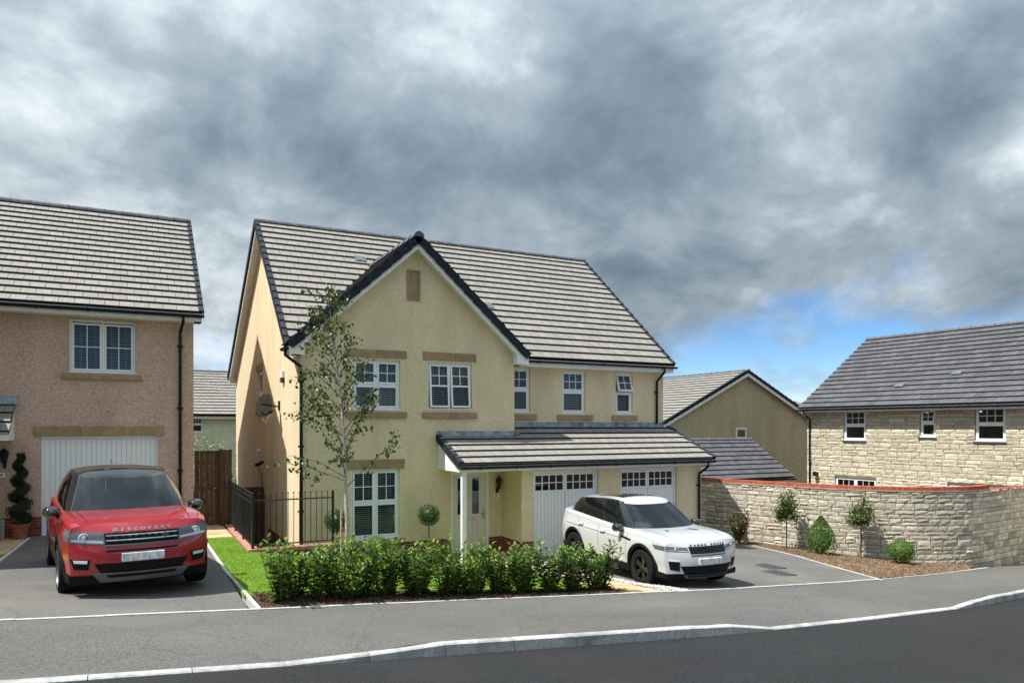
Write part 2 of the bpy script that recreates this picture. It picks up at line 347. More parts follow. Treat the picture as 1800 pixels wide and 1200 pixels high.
# pale edging strips set flush in the ground
def strip(root, path, w=.055, proud=.012, zf=H):
    for (a, b) in zip(path, path[1:]):
        a = Vector((a[0], a[1], 0)); b = Vector((b[0], b[1], 0)); n = max(1, round((b - a).length / .915)); t = (b - a) / n
        s = Vector((-t.y, t.x, 0)).normalized() * w / 2
        for i in range(n):
            p, q = a + t * (i + .004), a + t * (i + .996); m = MB(); vs = []
            for z in (-.12, proud + random.uniform(-.003, .003)):
                for c in (p - s, p + s, q + s, q - s): vs.append((c.x, c.y, zf(c.x, c.y) + z))
            m.add(vs, [(4, 5, 6, 7), (0, 1, 5, 4), (1, 2, 6, 5), (2, 3, 7, 6), (3, 0, 4, 7)]); m.build('edging_stone', edging_m, root)
edge = tag(thing('pavement_edging', None, None, kind='structure'), 'thin pale edging line along the back of the pavement')
strip(edge, [(x, ye(x)) for x in frange(-7.3, 18, .915)])
edge2 = tag(thing('driveway_edging', None, None, kind='structure'), 'pale edging between the driveways and the planted ground')
strip(edge2, [(-1.9, ye(-1.9) + .05), (-2.02, -4), (-2.05, .05)])
XD = [(-6.35, 11.72), (-4.97, 12.13), (-2.73, 12.95), (-.7, 13.35), (1.5, 13.3)]
strip(edge2, [(p[1], p[0]) for p in XD[:4]])
strip(edge2, [(-5.45, -6.9), (-5.45, 1.9)])
# driveways
struct(sheet('left_driveway', asph_drive, frange(-5.43, -2.04, .4), lambda x: (ye(x) + .03, 2.2), 24, .002))
def xd(y): return interp(XD, y)
rows = [[(lerp(5.29, xd(y) - .03, i / 14), y, H(lerp(5.29, xd(y) - .03, i / 14), y) + .002) for i in range(15)] for y in frange(-6.8, 1.4, .4)]
for r in rows: pass
rows = [[(x, max(y, ye(x) + .03), H(x, max(y, ye(x) + .03)) + .002) for (x, y, z) in r] for r in rows]
struct(MB().grid(rows).build('right_driveway', asph_drive, smooth=True))
# paving slabs: path to the front door, by the side gate and by the neighbour's door
def slabs(root, x0, x1, y0, y1, sx, sy, mat=slab_m, zo=.0, stagger=True):
    y = y0; r = 0
    while y < y1 - .05:
        yb = min(y + sy, y1); x = x0 - (sx / 2 if (stagger and r % 2) else 0)
        while x < x1 - .02:
            a, b = max(x, x0), min(x + sx, x1)
            if b - a > .06:
                m = MB(); g = .006; dz = random.uniform(-.003, .003); vs = []
                for z in (-.05, zo + dz):
                    for cx_, cy_ in ((a + g, y + g), (b - g, y + g), (b - g, yb - g), (a + g, yb - g)): vs.append((cx_, cy_, H(cx_, cy_) + z))
                m.add(vs, [(4, 5, 6, 7), (0, 1, 5, 4), (1, 2, 6, 5), (2, 3, 7, 6), (3, 0, 4, 7)]); m.build('paving_slab', mat, root)
            x += sx
        y += sy; r += 1
path = struct(sheet('front_path', slab_m, frange(4.2, 5.5, .3), lambda x: (ye(x) + .04, -.05), 16, -.012)); slabs(path, 4.2, 5.12, -6.82, -.1, .6, .45)
path2 = struct(sheet('gate_path', mortar, frange(-2.0, -1.42, .2), lambda x: (.1, 2.25), 6, -.012)); slabs(path2, -2.0, -1.42, .1, 2.25, .6, .6)
path3 = struct(sheet('neighbour_path', mortar, frange(-7.2, -5.5, .3), lambda x: (-1.0, 2.2), 6, -.012)); slabs(path3, -7.2, -5.5, -1.0, 2.2, .6, .6)
struct(sheet('side_passage', mortar, frange(-1.2, .2, .35), lambda x: (-1.95, 12), 8, 0, zf=lambda x, y: -.16))
# lawns
def lawn_top(x): return .06 if x < -1.42 else (-2.12 if x < .42 else -.1)
lawn = struct(MB().grid([[(x, y, H(x, y)) for y in frange(-6.25, -2.12, .3)] for x in frange(-2.0, 4.15, .25)]).grid([[(x, y, H(x, y)) for y in frange(-2.12, .08, .3)] for x in frange(-2.0, -1.42, .2)]).grid([[(x, y, H(x, y)) for y in frange(-2.12, -.06, .3)] for x in frange(.42, 4.15, .25)]).build('lawn', turf, smooth=True))
lawn2 = struct(sheet('neighbour_lawn', turf, frange(-12, -5.48, .5), lambda x: (ye(x) + .05, -1.0), 8))
def blades(name, label, region, dens, h=(.025, .055), w=.006):
    m = MB(); V, F = m.v, m.f
    for (x0, x1, y0, y1) in region:
        for i in range(int(dens * (x1 - x0) * (y1 - y0))):
            x, y = random.uniform(x0, x1), random.uniform(y0, y1); z = H(x, y) - .004; a = random.uniform(0, 2 * PI); hh = random.uniform(*h)
            hh *= .8 + .5 * noise.noise((x * 1.3, y * 1.3, 0)); dx, dy = math.cos(a) * w, math.sin(a) * w; l = random.uniform(.2, .9) * hh; b = a + 1.57 + random.uniform(-.6, .6); n = len(V)
            V += [(x - dx, y - dy, z), (x + dx, y + dy, z), (x + math.cos(b) * l, y + math.sin(b) * l, z + hh)]; F.append((n, n + 1, n + 2))
    m.mi = [0] * len(F); o = m.build(name, grass_m); return tag(o, label, 'grass', kind='stuff')
blades('grass', 'short bright green grass of the lawn behind the laurel hedge', [(-2.0, -1.42, -6.3, .06), (-1.42, .42, -6.3, -2.14), (.42, 4.15, -6.3, -.15)], 2600)
# planting beds with bark mulch
bed = struct(sheet('hedge_bed', soil, frange(-1.87, 4.17, .25), lambda x: (ye(x) + .03, -6.15), 6, .012))
WALLP = [(13.1, 3.2), (13.45, 1.8), (13.75, .6), (14.1, -.6), (14.5, -1.8), (14.95, -2.8), (15.5, -3.55), (16.2, -4.15), (17.05, -4.55), (18.0, -4.74), (20.2, -4.5), (23, -4.2), (27, -3.8), (33, -3.2)]
def wallx(y): return interp([(-4.72, 18.0), (-4.55, 17.05), (-4.15, 16.2), (-3.55, 15.5), (-2.8, 14.95), (-1.8, 14.5), (-.6, 14.1), (.6, 13.75), (1.8, 13.45)], y)
def ybed(x):  # front edge of the right bed
    if x >= 11.75: return max(ye(x) + .04, interp([(11.72, -6.3), (12.13, -4.97), (12.95, -2.73), (13.35, -.7)], x) if x < 11.72 else ye(x) + .04)
    return ye(x)
rows = []
for y in frange(-6.25, 1.3, .25):
    a = xd(y) + .03 if y > -6.3 else 11.75; b = wallx(y) + .1 if y > -4.72 else interp([(-6.25, 11.9), (-5.88, 14.2), (-5.4, 16.5), (-4.72, 18.0)], y)
    rows.append([(lerp(a, b, i / 12), y, H(lerp(a, b, i / 12), y) + .012 + .03 * math.sin(PI * i / 12)) for i in range(13)])
bed2 = struct(MB().grid(rows).build('wall_bed', bark_m, smooth=True))
def chips(name, label, pick, n, mat, s=(.012, .035)):
    m = MB()
    for i in range(n):
        x, y, z = pick(); a = random.uniform(0, PI); l, w = random.uniform(*s), random.uniform(s[0] * .5, s[0]); c, d = math.cos(a), math.sin(a); t = random.uniform(.006, .018); k = random.uniform(-.012, .012)
        m.add([(x + c * l, y + d * l, z + t + k), (x - d * w, y + c * w, z), (x - c * l, y - d * l, z + t - k), (x + d * w, y - c * w, z), (x, y, z + t * 1.7)], [(0, 1, 4), (1, 2, 4), (2, 3, 4), (3, 0, 4)])
    return tag(m.build(name, mat), label, 'mulch', kind='stuff')
def pick1(): x = random.uniform(-1.85, 4.3); y = random.uniform(ye(x) + .05, -6.1); return x, y, H(x, y) + .012
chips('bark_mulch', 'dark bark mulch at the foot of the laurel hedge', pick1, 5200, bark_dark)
def pick2():
    while True:
        y = random.uniform(-6.2, 1.2); a = xd(y) + .03; b = wallx(y) if y > -4.72 else interp([(-6.25, 11.9), (-5.88, 14.2), (-5.4, 16.5), (-4.72, 18.0)], y)
        if b > a: break
    t = random.random(); x = lerp(a, b, t); return x, y, H(x, y) + .012 + .03 * math.sin(PI * t)
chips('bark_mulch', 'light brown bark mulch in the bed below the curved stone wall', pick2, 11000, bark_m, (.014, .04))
def pick3(): y = random.uniform(-6.82, -1.2); x = random.uniform(5.10, 5.30) + .38 * sstep(-5.7, -6.8, y) * (1 if random.random() < .8 else random.random()); return x, y, H(x, y) + .004
struct(sheet('gravel_strip', mortar, [5.12, 5.30], lambda x: (-6.82, -1.2), 14, .001))
chips('white_gravel', 'strip of white gravel between paved path and right driveway', pick3, 3800, noisy('white_gravel', (.5, .47, .42), (.72, .7, .66), 3, .9, rnd=.25), (.012, .024))
# iron covers in the right driveway
for (u, v, lab) in ((1346, 994, 'patched dark square cover in the right driveway, farther of two'), (1362, 1008, 'patched dark square cover in the right driveway, nearer of two')):
    d = ray(u, v); t = (H(9.6, -4.6) - CAMP.z) / d.z; p = CAMP + d * t; m = MB(); k = .33
    root = thing('drain_cover', lab, 'drain cover', (p.x, p.y, H(p.x, p.y)), 0, 'covers in the driveway')
    MB().box(-k, k, -k, k, -.03, .006).build('rim', noisy('cover_rim', (.05, .05, .052), (.1, .1, .1), 40, .7), root)
    for i in range(5):
        for j in range(5): m.box(-k + .03 + i * .122, -k + .13 + i * .122, -k + .03 + j * .122, -k + .13 + j * .122, 0, .011)
    m.build('cover_plate', noisy('cover_iron', (.035, .036, .04), (.08, .08, .085), 30, .6), root)

# ================================================================== BUILDING KIT
def M_wall(o, xd_, yd_):
    """matrix: local x along the wall (right as seen from outside), y inwards, z up"""
    return Matrix(((xd_[0], yd_[0], 0, o[0]), (xd_[1], yd_[1], 0, o[1]), (0, 0, 1, o[2]), (0, 0, 0, 1)))
def wall_face(m, M, w, z0, z1, holes=(), reveal=.11, mi=0, mi2=0):
    xs = sorted({0, w} | {h[0] for h in holes} | {h[1] for h in holes}); zs = sorted({z0, z1} | {h[2] for h in holes} | {h[3] for h in holes})
    for xa, xb in zip(xs, xs[1:]):
        for za, zb in zip(zs, zs[1:]):
            cx_, cz = (xa + xb) / 2, (za + zb) / 2
            if any(h[0] < cx_ < h[1] and h[2] < cz < h[3] for h in holes): continue
            m.add([M @ Vector(p) for p in ((xa, 0, za), (xb, 0, za), (xb, 0, zb), (xa, 0, zb))], [(0, 1, 2, 3)], mi)
    for (a, b, c, d) in holes:
        r = reveal
        for q in (((a, 0, c), (a, r, c), (a, r, d), (a, 0, d)), ((b, 0, c), (b, 0, d), (b, r, d), (b, r, c)), ((a, 0, d), (a, r, d), (b, r, d), (b, 0, d)), ((a, 0, c), (b, 0, c), (b, r, c), (a, r, c))):
            m.add([M @ Vector(p) for p in q], [(0, 1, 2, 3)], mi2)
def ring(m, x0, x1, z0, z1, t, y0, y1, M=None, mi=0):
    for (a, b, c, d) in ((x0, x0 + t, z0, z1), (x1 - t, x1, z0, z1), (x0 + t, x1 - t, z0, z0 + t), (x0 + t, x1 - t, z1 - t, z1)):
        m.box(a, b, y0, y1, c, d, mi, M)
def window(root, M, w, h, ncol=2, split=.5, bu=(2, 2), bl=None, tilt=0, blind=True, top_open=0, name='window', setback=.06, glass=None, lower=True):
    """frame with sashes, panes, glazing bars and a blind; M at the lower left corner of the opening on the wall face"""
    f = .05; y0 = setback; glass = glass or glass_w
    m = MB(); ring(m, 0, w, 0, h, f, y0, y0 + .07)
    cw = (w - 2 * f) / ncol
    for c in range(1, ncol): m.box(f + c * cw - .022, f + c * cw + .022, y0, y0 + .07, f, h - f)
    if split and not tilt: m.box(f, w - f, y0 + .002, y0 + .068, f + (h - 2 * f) * split - .022, f + (h - 2 * f) * split + .022)
    m.box(-.02, w + .02, y0 - .05, y0 + .02, -.012, .028)
    fr = m.build(name, white, root, bevel=.004); fr.matrix_basis = M
    for c in range(ncol):
        xa, xb = f + c * cw + (.022 if c else 0), f + (c + 1) * cw - (.022 if c < ncol - 1 else 0)
        zsp = f + (h - 2 * f) * split if split else h - f
        cells = [(f, zsp - .02, bl)] + ([(zsp + .02, h - f, bu)] if split else []) if not tilt else [(f, h - f, None)]
        for ci, (za, zb, bars) in enumerate(cells):
            T = Matrix.Identity(4)
            if tilt: T = Matrix.Translation((0, y0, zb)) @ Matrix.Rotation(math.radians(-tilt), 4, 'X') @ Matrix.Translation((0, -y0, -zb))
            if top_open and ci == len(cells) - 1: T = Matrix.Translation((0, y0, zb)) @ Matrix.Rotation(math.radians(-top_open), 4, 'X') @ Matrix.Translation((0, -y0, -zb))
            s = MB(); t = .042; ring(s, xa + .004, xb - .004, za + .004, zb - .004, t, y0 - .012, y0 + .05)
            if tilt: s.box(xa + t, xb - t, y0 - .01, y0 + .045, za + (zb - za) * split - .02, za + (zb - za) * split + .02)
            o = s.build('sash', white, fr, bevel=.003); o.matrix_basis = T
            o = box('pane', glass, fr, xa + t, xb - t, y0 + .016, y0 + .022, za + t, zb - t); o.matrix_basis = T
            bz0, bz1, bb = za + t, zb - t, bars
            if tilt: bz0, bb = za + (zb - za) * split + .02, bu
            if bb:
                g = MB()
                for i in range(1, bb[0]): x = lerp(xa + t, xb - t, i / bb[0]); g.box(x - .009, x + .009, y0 + .006, y0 + .03, bz0, bz1)
                for j in range(1, bb[1]): z = lerp(bz0, bz1, j / bb[1]); g.box(xa + t, xb - t, y0 + .007, y0 + .029, z - .009, z + .009)
                o = g.build('glazing_bars', white, fr); o.matrix_basis = T
    if blind:
        b = MB(); z = f + .03
        while z < h - f - .02:
            b.add([(f, y0 + .085, z + .002), (w - f, y0 + .085, z + .002), (w - f, y0 + .108, z + .027), (f, y0 + .108, z + .027)], [(0, 1, 2, 3)]); z += .05
        for i in range(ncol):
            for q in (.28, .76): x = f + cw * (i + q); b.box(x - .006, x + .006, y0 + .079, y0 + .082, f, h - f)
        b.build('blind', blind_m, fr)
    box('dark_backing', dark_in, fr, -.0, w, y0 + .45, y0 + .47, -.1, h + .1)  # near-black sheet, the unlit room's shade put into its colour
    return fr
def masonry_sill(root, x0, x1, y, z0, z1, two=True, out=.06, name='sill', mat=None, M=None):
    parts = [(x0, (x0 + x1) / 2 - .003), ((x0 + x1) / 2 + .003, x1)] if two else [(x0, x1)]
    for a, b in parts:
        o = box(name, mat or buff, root, a, b, y - out, y + .05, z0, z1, bevel=.006)
        if M: o.matrix_basis = M
# roof tiles ---------------------------------------------------------
def tile_mesh(name, mats, gauge):
    m = MB(); L_ = gauge + .05
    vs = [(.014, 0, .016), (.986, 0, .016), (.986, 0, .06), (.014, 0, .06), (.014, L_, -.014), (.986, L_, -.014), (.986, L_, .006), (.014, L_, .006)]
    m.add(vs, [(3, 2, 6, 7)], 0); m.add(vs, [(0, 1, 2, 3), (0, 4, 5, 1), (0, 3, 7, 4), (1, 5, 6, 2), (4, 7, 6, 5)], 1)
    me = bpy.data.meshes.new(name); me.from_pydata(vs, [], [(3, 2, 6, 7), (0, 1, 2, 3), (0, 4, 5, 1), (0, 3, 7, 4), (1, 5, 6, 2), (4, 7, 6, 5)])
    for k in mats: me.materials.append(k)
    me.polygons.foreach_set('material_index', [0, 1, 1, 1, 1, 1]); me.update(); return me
class Roof:
    def __init__(s, root, mats, gauge=.345, tw=.30): s.root, s.mats, s.g, s.tw = root, mats, gauge, tw; s.me = tile_mesh('roof_tile', mats, gauge); s.t = []
    def slope(s, p0, u, v, length, iv):
        """p0 eave corner, u along the eave, v up the slope (unit), iv(d) = intervals of u at distance d up the slope"""
        p0, u, v = Vector(p0), Vector(u).normalized(), Vector(v).normalized(); n = u.cross(v)
        if n.z < 0: n = -n
        j = 0
        while j * s.g < length - .05:
            d = j * s.g
            for (a, b) in iv(d + s.g * .5):
                x = a - (s.tw / 2 if j % 2 else 0) 
                while x < b - .02:
                    xa, xb = max(x, a), min(x + s.tw, b)
                    if xb - xa > .03:
                        p = p0 + u * xa + v * d; k = min(s.g + .05, length - d + .02) / (s.g + .05)
                        M = Matrix(((u.x * (xb - xa), v.x * k, n.x, p.x), (u.y * (xb - xa), v.y * k, n.y, p.y), (u.z * (xb - xa), v.z * k, n.z, p.z), (0, 0, 0, 1)))
                        s.t.append((M, p + u * (xb - xa) / 2, n))
                    x += s.tw
            j += 1
        return s
    def finish(s, nmax=300):
        W = Matrix.Identity(4) if s.root.name in WORLDC else s.root.matrix_basis
        def size(t):
            p = W @ t[1]; d = CAMP - p; dep = depth(p); vis = max(.0, (W.to_3x3() @ t[2]).dot(d.normalized()))
            q = ((p - CAMP).x * E1[0] + (p - CAMP).y * E2[0] * 0) 
            cx_ = (p.x - CAMP.x) * E1[0] + (p.y - CAMP.y) * (-E1[1])
            inside = abs(cx_ / max(dep, .1)) < .715
            return (vis / dep ** 2) if (dep > 1 and inside) else 0
        s.t.sort(key=size, reverse=True)
        for M, p, n in s.t[:nmax]: link('roof_tile', s.me, s.root, M)
        rest = s.t[nmax:]
        if rest:
            m = MB(); src = [v.co.copy() for v in s.me.vertices]; fs = [tuple(p.vertices) for p in s.me.polygons]
            for M, p, n in rest:
                m.add([M @ c for c in src], fs[:1], 0); m.add([M @ c for c in src], fs[1:], 1)
            o = link('roof_tiles', m_mesh_raw('roof_tiles', m, s.mats), s.root); o['kind'] = 'stuff'
def m_mesh_raw(name, m, mats):
    me = bpy.data.meshes.new(name); me.from_pydata(m.v, [], m.f)
    for k in mats: me.materials.append(k)
    me.polygons.foreach_set('material_index', m.mi); me.update(); return me
def ridge_run(root, a, b, up=.02, r=.11, name='ridge_tile', mat=None, seg=.45):
    a, b = Vector(a), Vector(b); n = max(1, round((b - a).length / seg)); t = (b - a) / n; d = t.normalized(); s = d.cross(Vector((0, 0, 1))).normalized()
    for i in range(n):
        p, q = a + t * i, a + t * (i + 1.0); rows = []
        for k, (c, e) in enumerate(((p, 1.0), (q - t * .06, .97), (q - t * .06, 1.12), (q + t * .02, 1.12))):
            rows.append([c + s * math.cos(g) * r * e + Vector((0, 0, up + (math.sin(g) - .35) * r * e)) for g in [PI * j / 8 for j in range(9)]])
        m = MB().grid(rows); m.add([rows[0][j] for j in range(9)], [tuple(range(9))]); m.add([rows[-1][j] for j in range(9)], [tuple(range(9))])
        m.build(name, mat or ridge_m, root, smooth=False)
def gutter(root, a, b, r=.058, brackets=True):
    a, b = Vector(a), Vector(b); d = (b - a).normalized(); m = MB(); rows = []
    s = d.cross(Vector((0, 0, 1))).normalized()
    for c in (a, b):
        rows.append([c + s * math.cos(g) * r + Vector((0, 0, math.sin(g) * r)) for g in [PI + PI * j / 8 for j in range(9)]])
    m.grid(rows); rows2 = [[c + (p - c) * .88 for p in r_] for c, r_ in ((a, rows[0]), (b, rows[1]))]; m.grid(rows2)
    for k in (0, 1): m.grid([rows[k], rows2[k]])
    m.add(rows[0], [tuple(range(9))]); m.add(rows[1], [tuple(range(9))])
    # lip on the outer edge gives it the deep square look
    o = m.build('gutter', black, root)
    n = int((b - a).length / .9)
    for i in range(n if brackets else 0):
        p = a + (b - a) * ((i + .5) / n); MB().tube([p + Vector((0, 0, -r - .012)), p + Vector((0, 0, r * .2))], .02, 8).build('gutter_bracket', black, root)
    return o
def downpipe(root, top, swan, bottom_z, r=.036):
    """from the gutter outlet, swan-neck back to the wall, then down"""
    t = Vector(top); s = Vector(swan)
    m = MB().tube([t, t + Vector((0, 0, -.12)), s + Vector((0, 0, .08)), s, Vector((s.x, s.y, bottom_z))], r, 12)
    o = m.build('downpipe', black, root, smooth=True)
    z = s.z - .25
    while z > bottom_z + .2:
        MB().tube([(s.x, s.y, z - .03), (s.x, s.y, z + .03)], r * 1.25, 12).box(s.x - .07, s.x + .07, s.y + .02, s.y + .04, z - .02, z + .02).build('pipe_clip', black, root); z -= 1.5
    return o
def bricks(root, o, xdv, n_out, length, z0, courses, mat=brick_m, proud=.006):
    """stretcher-bond brick skin on a mortar backing"""
    o = Vector(o); u = Vector(xdv); n = Vector(n_out)
    M0 = M_wall((o.x, o.y, o.z), (u.x, u.y), (-n.x, -n.y))
    MB().box(0, length, .002, .1, z0, z0 + courses * .075, 0, M0).build('plinth_mortar', mortar, root)
    me = bpy.data.meshes.get('brick_unit') or MB().box(0, 1, -.008, .05, 0, .065).mesh('brick_unit', mat)
    for c in range(courses):
        x = -.1125 if c % 2 else 0
        while x < length - .02:
            a, b = max(0, x), min(length, x + .215)
            if b - a > .03: link('brick', me, root, M0 @ Matrix.Translation((a, 0, z0 + c * .075 + .005)) @ Matrix.Diagonal((b - a, 1, 1, 1)))
            x += .225
def verge_units(root, p0, v, length, out, n, gauge=.345, h=.10, w=.09):
    """stepped black caps up a verge: p0 foot, v up-slope unit, out = outward unit, n = slope normal"""
    p0, v, out, n = Vector(p0), Vector(v).normalized(), Vector(out).normalized(), Vector(n).normalized()
    me = None; j = 0
    while j * gauge < length - .02:
        k = min(gauge, length - j * gauge) + .02; p = p0 + v * (j * gauge)
        M = Matrix(((out.x, v.x, n.x, p.x), (out.y, v.y, n.y, p.y), (out.z, v.z, n.z, p.z), (0, 0, 0, 1)))
        m = MB(); m.add([(-w, 0, .03), (.03, 0, .03), (.03, 0, .075), (-w, 0, .075), (-w, k, .0), (.03, k, .0), (.03, k, .045), (-w, k, .045)], [(0, 1, 2, 3), (4, 7, 6, 5), (3, 2, 6, 7), (0, 4, 5, 1), (0, 3, 7, 4), (1, 5, 6, 2)])
        m.add([(.012, 0, -h), (.03, 0, -h), (.03, 0, .04), (.012, 0, .04), (.012, k, -h - .02), (.03, k, -h - .02), (.03, k, .02), (.012, k, .02)], [(0, 1, 2, 3), (4, 7, 6, 5), (3, 2, 6, 7), (0, 4, 5, 1), (0, 3, 7, 4), (1, 5, 6, 2)])
        o = m.build('verge_unit', verge_m, root); o.matrix_basis = M; j += 1
def board_door(root, name, M, w, h, nb, mat, y=.1, groove=.008, bmat=None):
    """door leaf of upright boards"""
    d = MB().box(0, w, y + .02, y + .05, 0, h).build(name, mat, root); d.matrix_basis = M
    me = MB().box(groove / 2, w / nb - groove / 2, y, y + .03, .01, h - .01).mesh('board', bmat or mat)
    for i in range(nb): link('board', me, d, Matrix.Translation((w / nb * i, 0, 0)))
    return d

# ================================================================== MAIN HOUSE (world axes, threshold at z = 0)
house = thing('detached_house', 'large cream rendered house with front gable and lean-to garages', 'house', (0, 0, 0))
TM = .8236; CM = math.hypot(1, TM)            # main front pitch
YEV, ZEV = .24, 5.13                          # front eave of the tile plane
YR, ZR = 5.29, 5.13 + (5.29 - .24) * TM
YRE, ZRE = 12.45, 5.13
def zmain(y): return ZEV + (y - YEV) * TM
XV0, XV1 = -.25, 11.2
XA, ZA, HW = 2.8, 7.93, 3.1                   # wing ridge
TW = (ZA - ZEV) / HW; CW = math.hypot(1, TW)
def zwing(x): return ZA - abs(x - XA) * TW
m = MB()
WF = M_wall((0, 0, 0), (1, 0), (0, 1)); MF = M_wall((5.6, .55, 0), (1, 0), (0, 1)); SL = M_wall((0, 12.1, 0), (0, -1), (1, 0)); GF = M_wall((5.21, -1.15, 0), (1, 0), (0, 1))
wing_holes = [(1.25, 2.43, 3.67, 4.88), (3.16, 4.36, 3.69, 4.88), (1.21, 2.41, .54, 2.22), (3.78, 4.86, 0, 2.1)]
wall_face(m, WF, 5.6, -.4, 5.0, wing_holes)
m.add([(0, 0, 5.0), (5.6, 0, 5.0), (5.6, 0, zwing(5.6) - .05), (XA, 0, ZA - .05), (0, 0, zwing(0) - .05)], [(0, 1, 2, 3, 4)])
main_holes = [(.15, .78, 3.65, 4.88), (1.80, 2.60, 3.63, 4.86), (3.66, 4.28, 3.63, 4.86)]
wall_face(m, MF, 5.42, -.4, 5.0, main_holes)
m.add([(5.6, 0, -.4), (5.6, .55, -.4), (5.6, .55, 5.6), (5.6, 0, 5.4)], [(0, 1, 2, 3)])
side_holes = [(12.1 - 6.6, 12.1 - 5.62, 3.76, 4.94), (12.1 - 6.6, 12.1 - 5.5, -.1, 2.0)]
wall_face(m, SL, 12.1, -.4, 5.0, side_holes)
m.add([(0, 12.1, 5.0), (0, 0, 5.0), (0, .24, 5.03), (0, YR, ZR - .08), (0, 12.1, 5.22)], [(0, 1, 2, 3, 4)])
m.add([(11.02, .55, -.6), (11.02, 12.1, -.6), (11.02, 12.1, 5.25), (11.02, YR, ZR - .06), (11.02, .55, 5.3)], [(0, 1, 2, 3, 4)])
m.add([(0, 12.1, -.4), (11.02, 12.1, -.4), (11.02, 12.1, 5.25), (0, 12.1, 5.25)], [(0, 1, 2, 3)])
g_holes = [(.34, 2.30, -.05, 2.12), (3.01, 4.94, -.05, 2.12)]
wall_face(m, GF, 5.81, -.4, 2.3, g_holes, reveal=.16)
m.add([(5.21, -1.15, -.4), (5.21, 0, -.4), (5.21, 0, 3.0), (5.21, -1.15, 2.5)], [(0, 1, 2, 3)])
m.add([(11.02, -1.15, -.6), (11.02, .55, -.6), (11.02, .55, 3.2), (11.02, -1.15, 2.45)], [(0, 1, 2, 3)])
m.build('wall', cream, house)
# brick plinth
bricks(house, (0, 0, 0), (1, 0, 0), (0, -1, 0), 3.78, -.18, 8); bricks(house, (4.86, 0, 0), (1, 0, 0), (0, -1, 0), .35, -.07, 6); bricks(house, (5.21, 0, 0), (0, -1, 0), (-1, 0, 0), 1.15, -.07, 6)
bricks(house, (5.21, -1.15, 0), (1, 0, 0), (0, -1, 0), .34, -.07, 6); bricks(house, (0, 4.4, 0), (0, -1, 0), (-1, 0, 0), 4.4, -.14, 7)
# windows of the wing and the main front
def wloc(x, y, z): return Matrix.Translation((x, y, z))
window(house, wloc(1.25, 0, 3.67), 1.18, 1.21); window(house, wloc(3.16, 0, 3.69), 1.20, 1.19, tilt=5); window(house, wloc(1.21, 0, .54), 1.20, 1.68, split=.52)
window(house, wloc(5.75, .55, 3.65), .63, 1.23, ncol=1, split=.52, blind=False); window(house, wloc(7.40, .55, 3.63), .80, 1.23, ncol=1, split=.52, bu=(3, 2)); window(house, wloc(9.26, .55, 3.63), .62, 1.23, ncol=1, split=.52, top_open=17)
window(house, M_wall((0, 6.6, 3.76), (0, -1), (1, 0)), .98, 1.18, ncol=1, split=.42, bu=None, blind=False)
sd_ = MB().box(0, 1.1, .1, .14, 0, 2.1).build('side_door', white, house); sd_.matrix_basis = M_wall((0, 6.6, -.1), (0, -1), (1, 0)); box('pane', glass_dark, sd_, .2, .9, .085, .1, 1.0, 1.95)
for (a, b, z0, z1) in ((1.07, 2.59, 4.93, 5.12), (3.02, 4.48, 4.93, 5.13), (1.08, 2.54, 2.23, 2.46)): masonry_sill(house, a, b, 0, z0, z1, out=.025, name='lintel_stone')
for (a, b, z0, z1, y) in ((1.07, 2.59, 3.47, 3.62, 0), (3.01, 4.49, 3.47, 3.62, 0), (1.08, 2.54, .40, .52, 0), (5.62, 6.56, 3.45, 3.60, .55), (7.25, 8.42, 3.44, 3.59, .55), (9.12, 10.01, 3.44, 3.59, .55)): masonry_sill(house, a, b, y, z0, z1, two=y == 0)
o = box('sill', buff, house, -.05, .05, 5.5, 6.72, 3.6, 3.74); o = box('lintel_stone', buff, house, -.03, .05, 5.5, 6.72, 4.95, 5.15)
# blank stone vent panel in the gable
v = MB(); ring(v, 2.6, 2.95, 6.39, 7.14, .05, -.03, .03); v.box(2.65, 2.90, -.008, .02, 6.44, 7.09); v.build('gable_panel', buff, house)
# front door
d = MB(); ring(d, 3.78, 4.86, 0, 2.1, .06, .03, .11); fd = d.build('front_door', white_paint, house)
cream_door = plain('cream_door', (.60, .58, .50), .35)
lf = MB().box(3.84, 4.80, .06, .10, .03, 2.04); lfo = lf.build('door_leaf', cream_door, fd, bevel=.004)
for xa in (3.98, 4.39):
    p = MB(); ring(p, xa - .03, xa + .22, .97, 1.96, .03, .048, .065); p.build('glazing_frame', cream_door, fd); box('pane', glass_dark, fd, xa, xa + .19, .05, .062, 1.0, 1.93)
me = MB().box(0, .145, .052, .066, .12, .78).mesh('door_board', cream_door)
for i in range(5): link('door_board', me, fd, Matrix.Translation((3.93 + i * .155, 0, 0)))
box('letterbox', plain('satin_steel', (.55, .56, .57), .3, .9), fd, 4.16, 4.48, .04, .066, .85, .925, .004)
MB().tube([(4.72, .06, 1.0), (4.72, .0, 1.0), (4.63, .0, 1.0)], .012, 8).box(4.70, 4.74, .045, .062, .86, 1.12).build('door_handle', plain('steel', (.4, .4, .41), .3, 1), fd)
MB().tube([(4.30, .062, 1.5), (4.30, .045, 1.5)], .012, 10).build('spyhole', black, fd); box('threshold', black, fd, 3.78, 4.86, -.06, .05, -.03, .03)
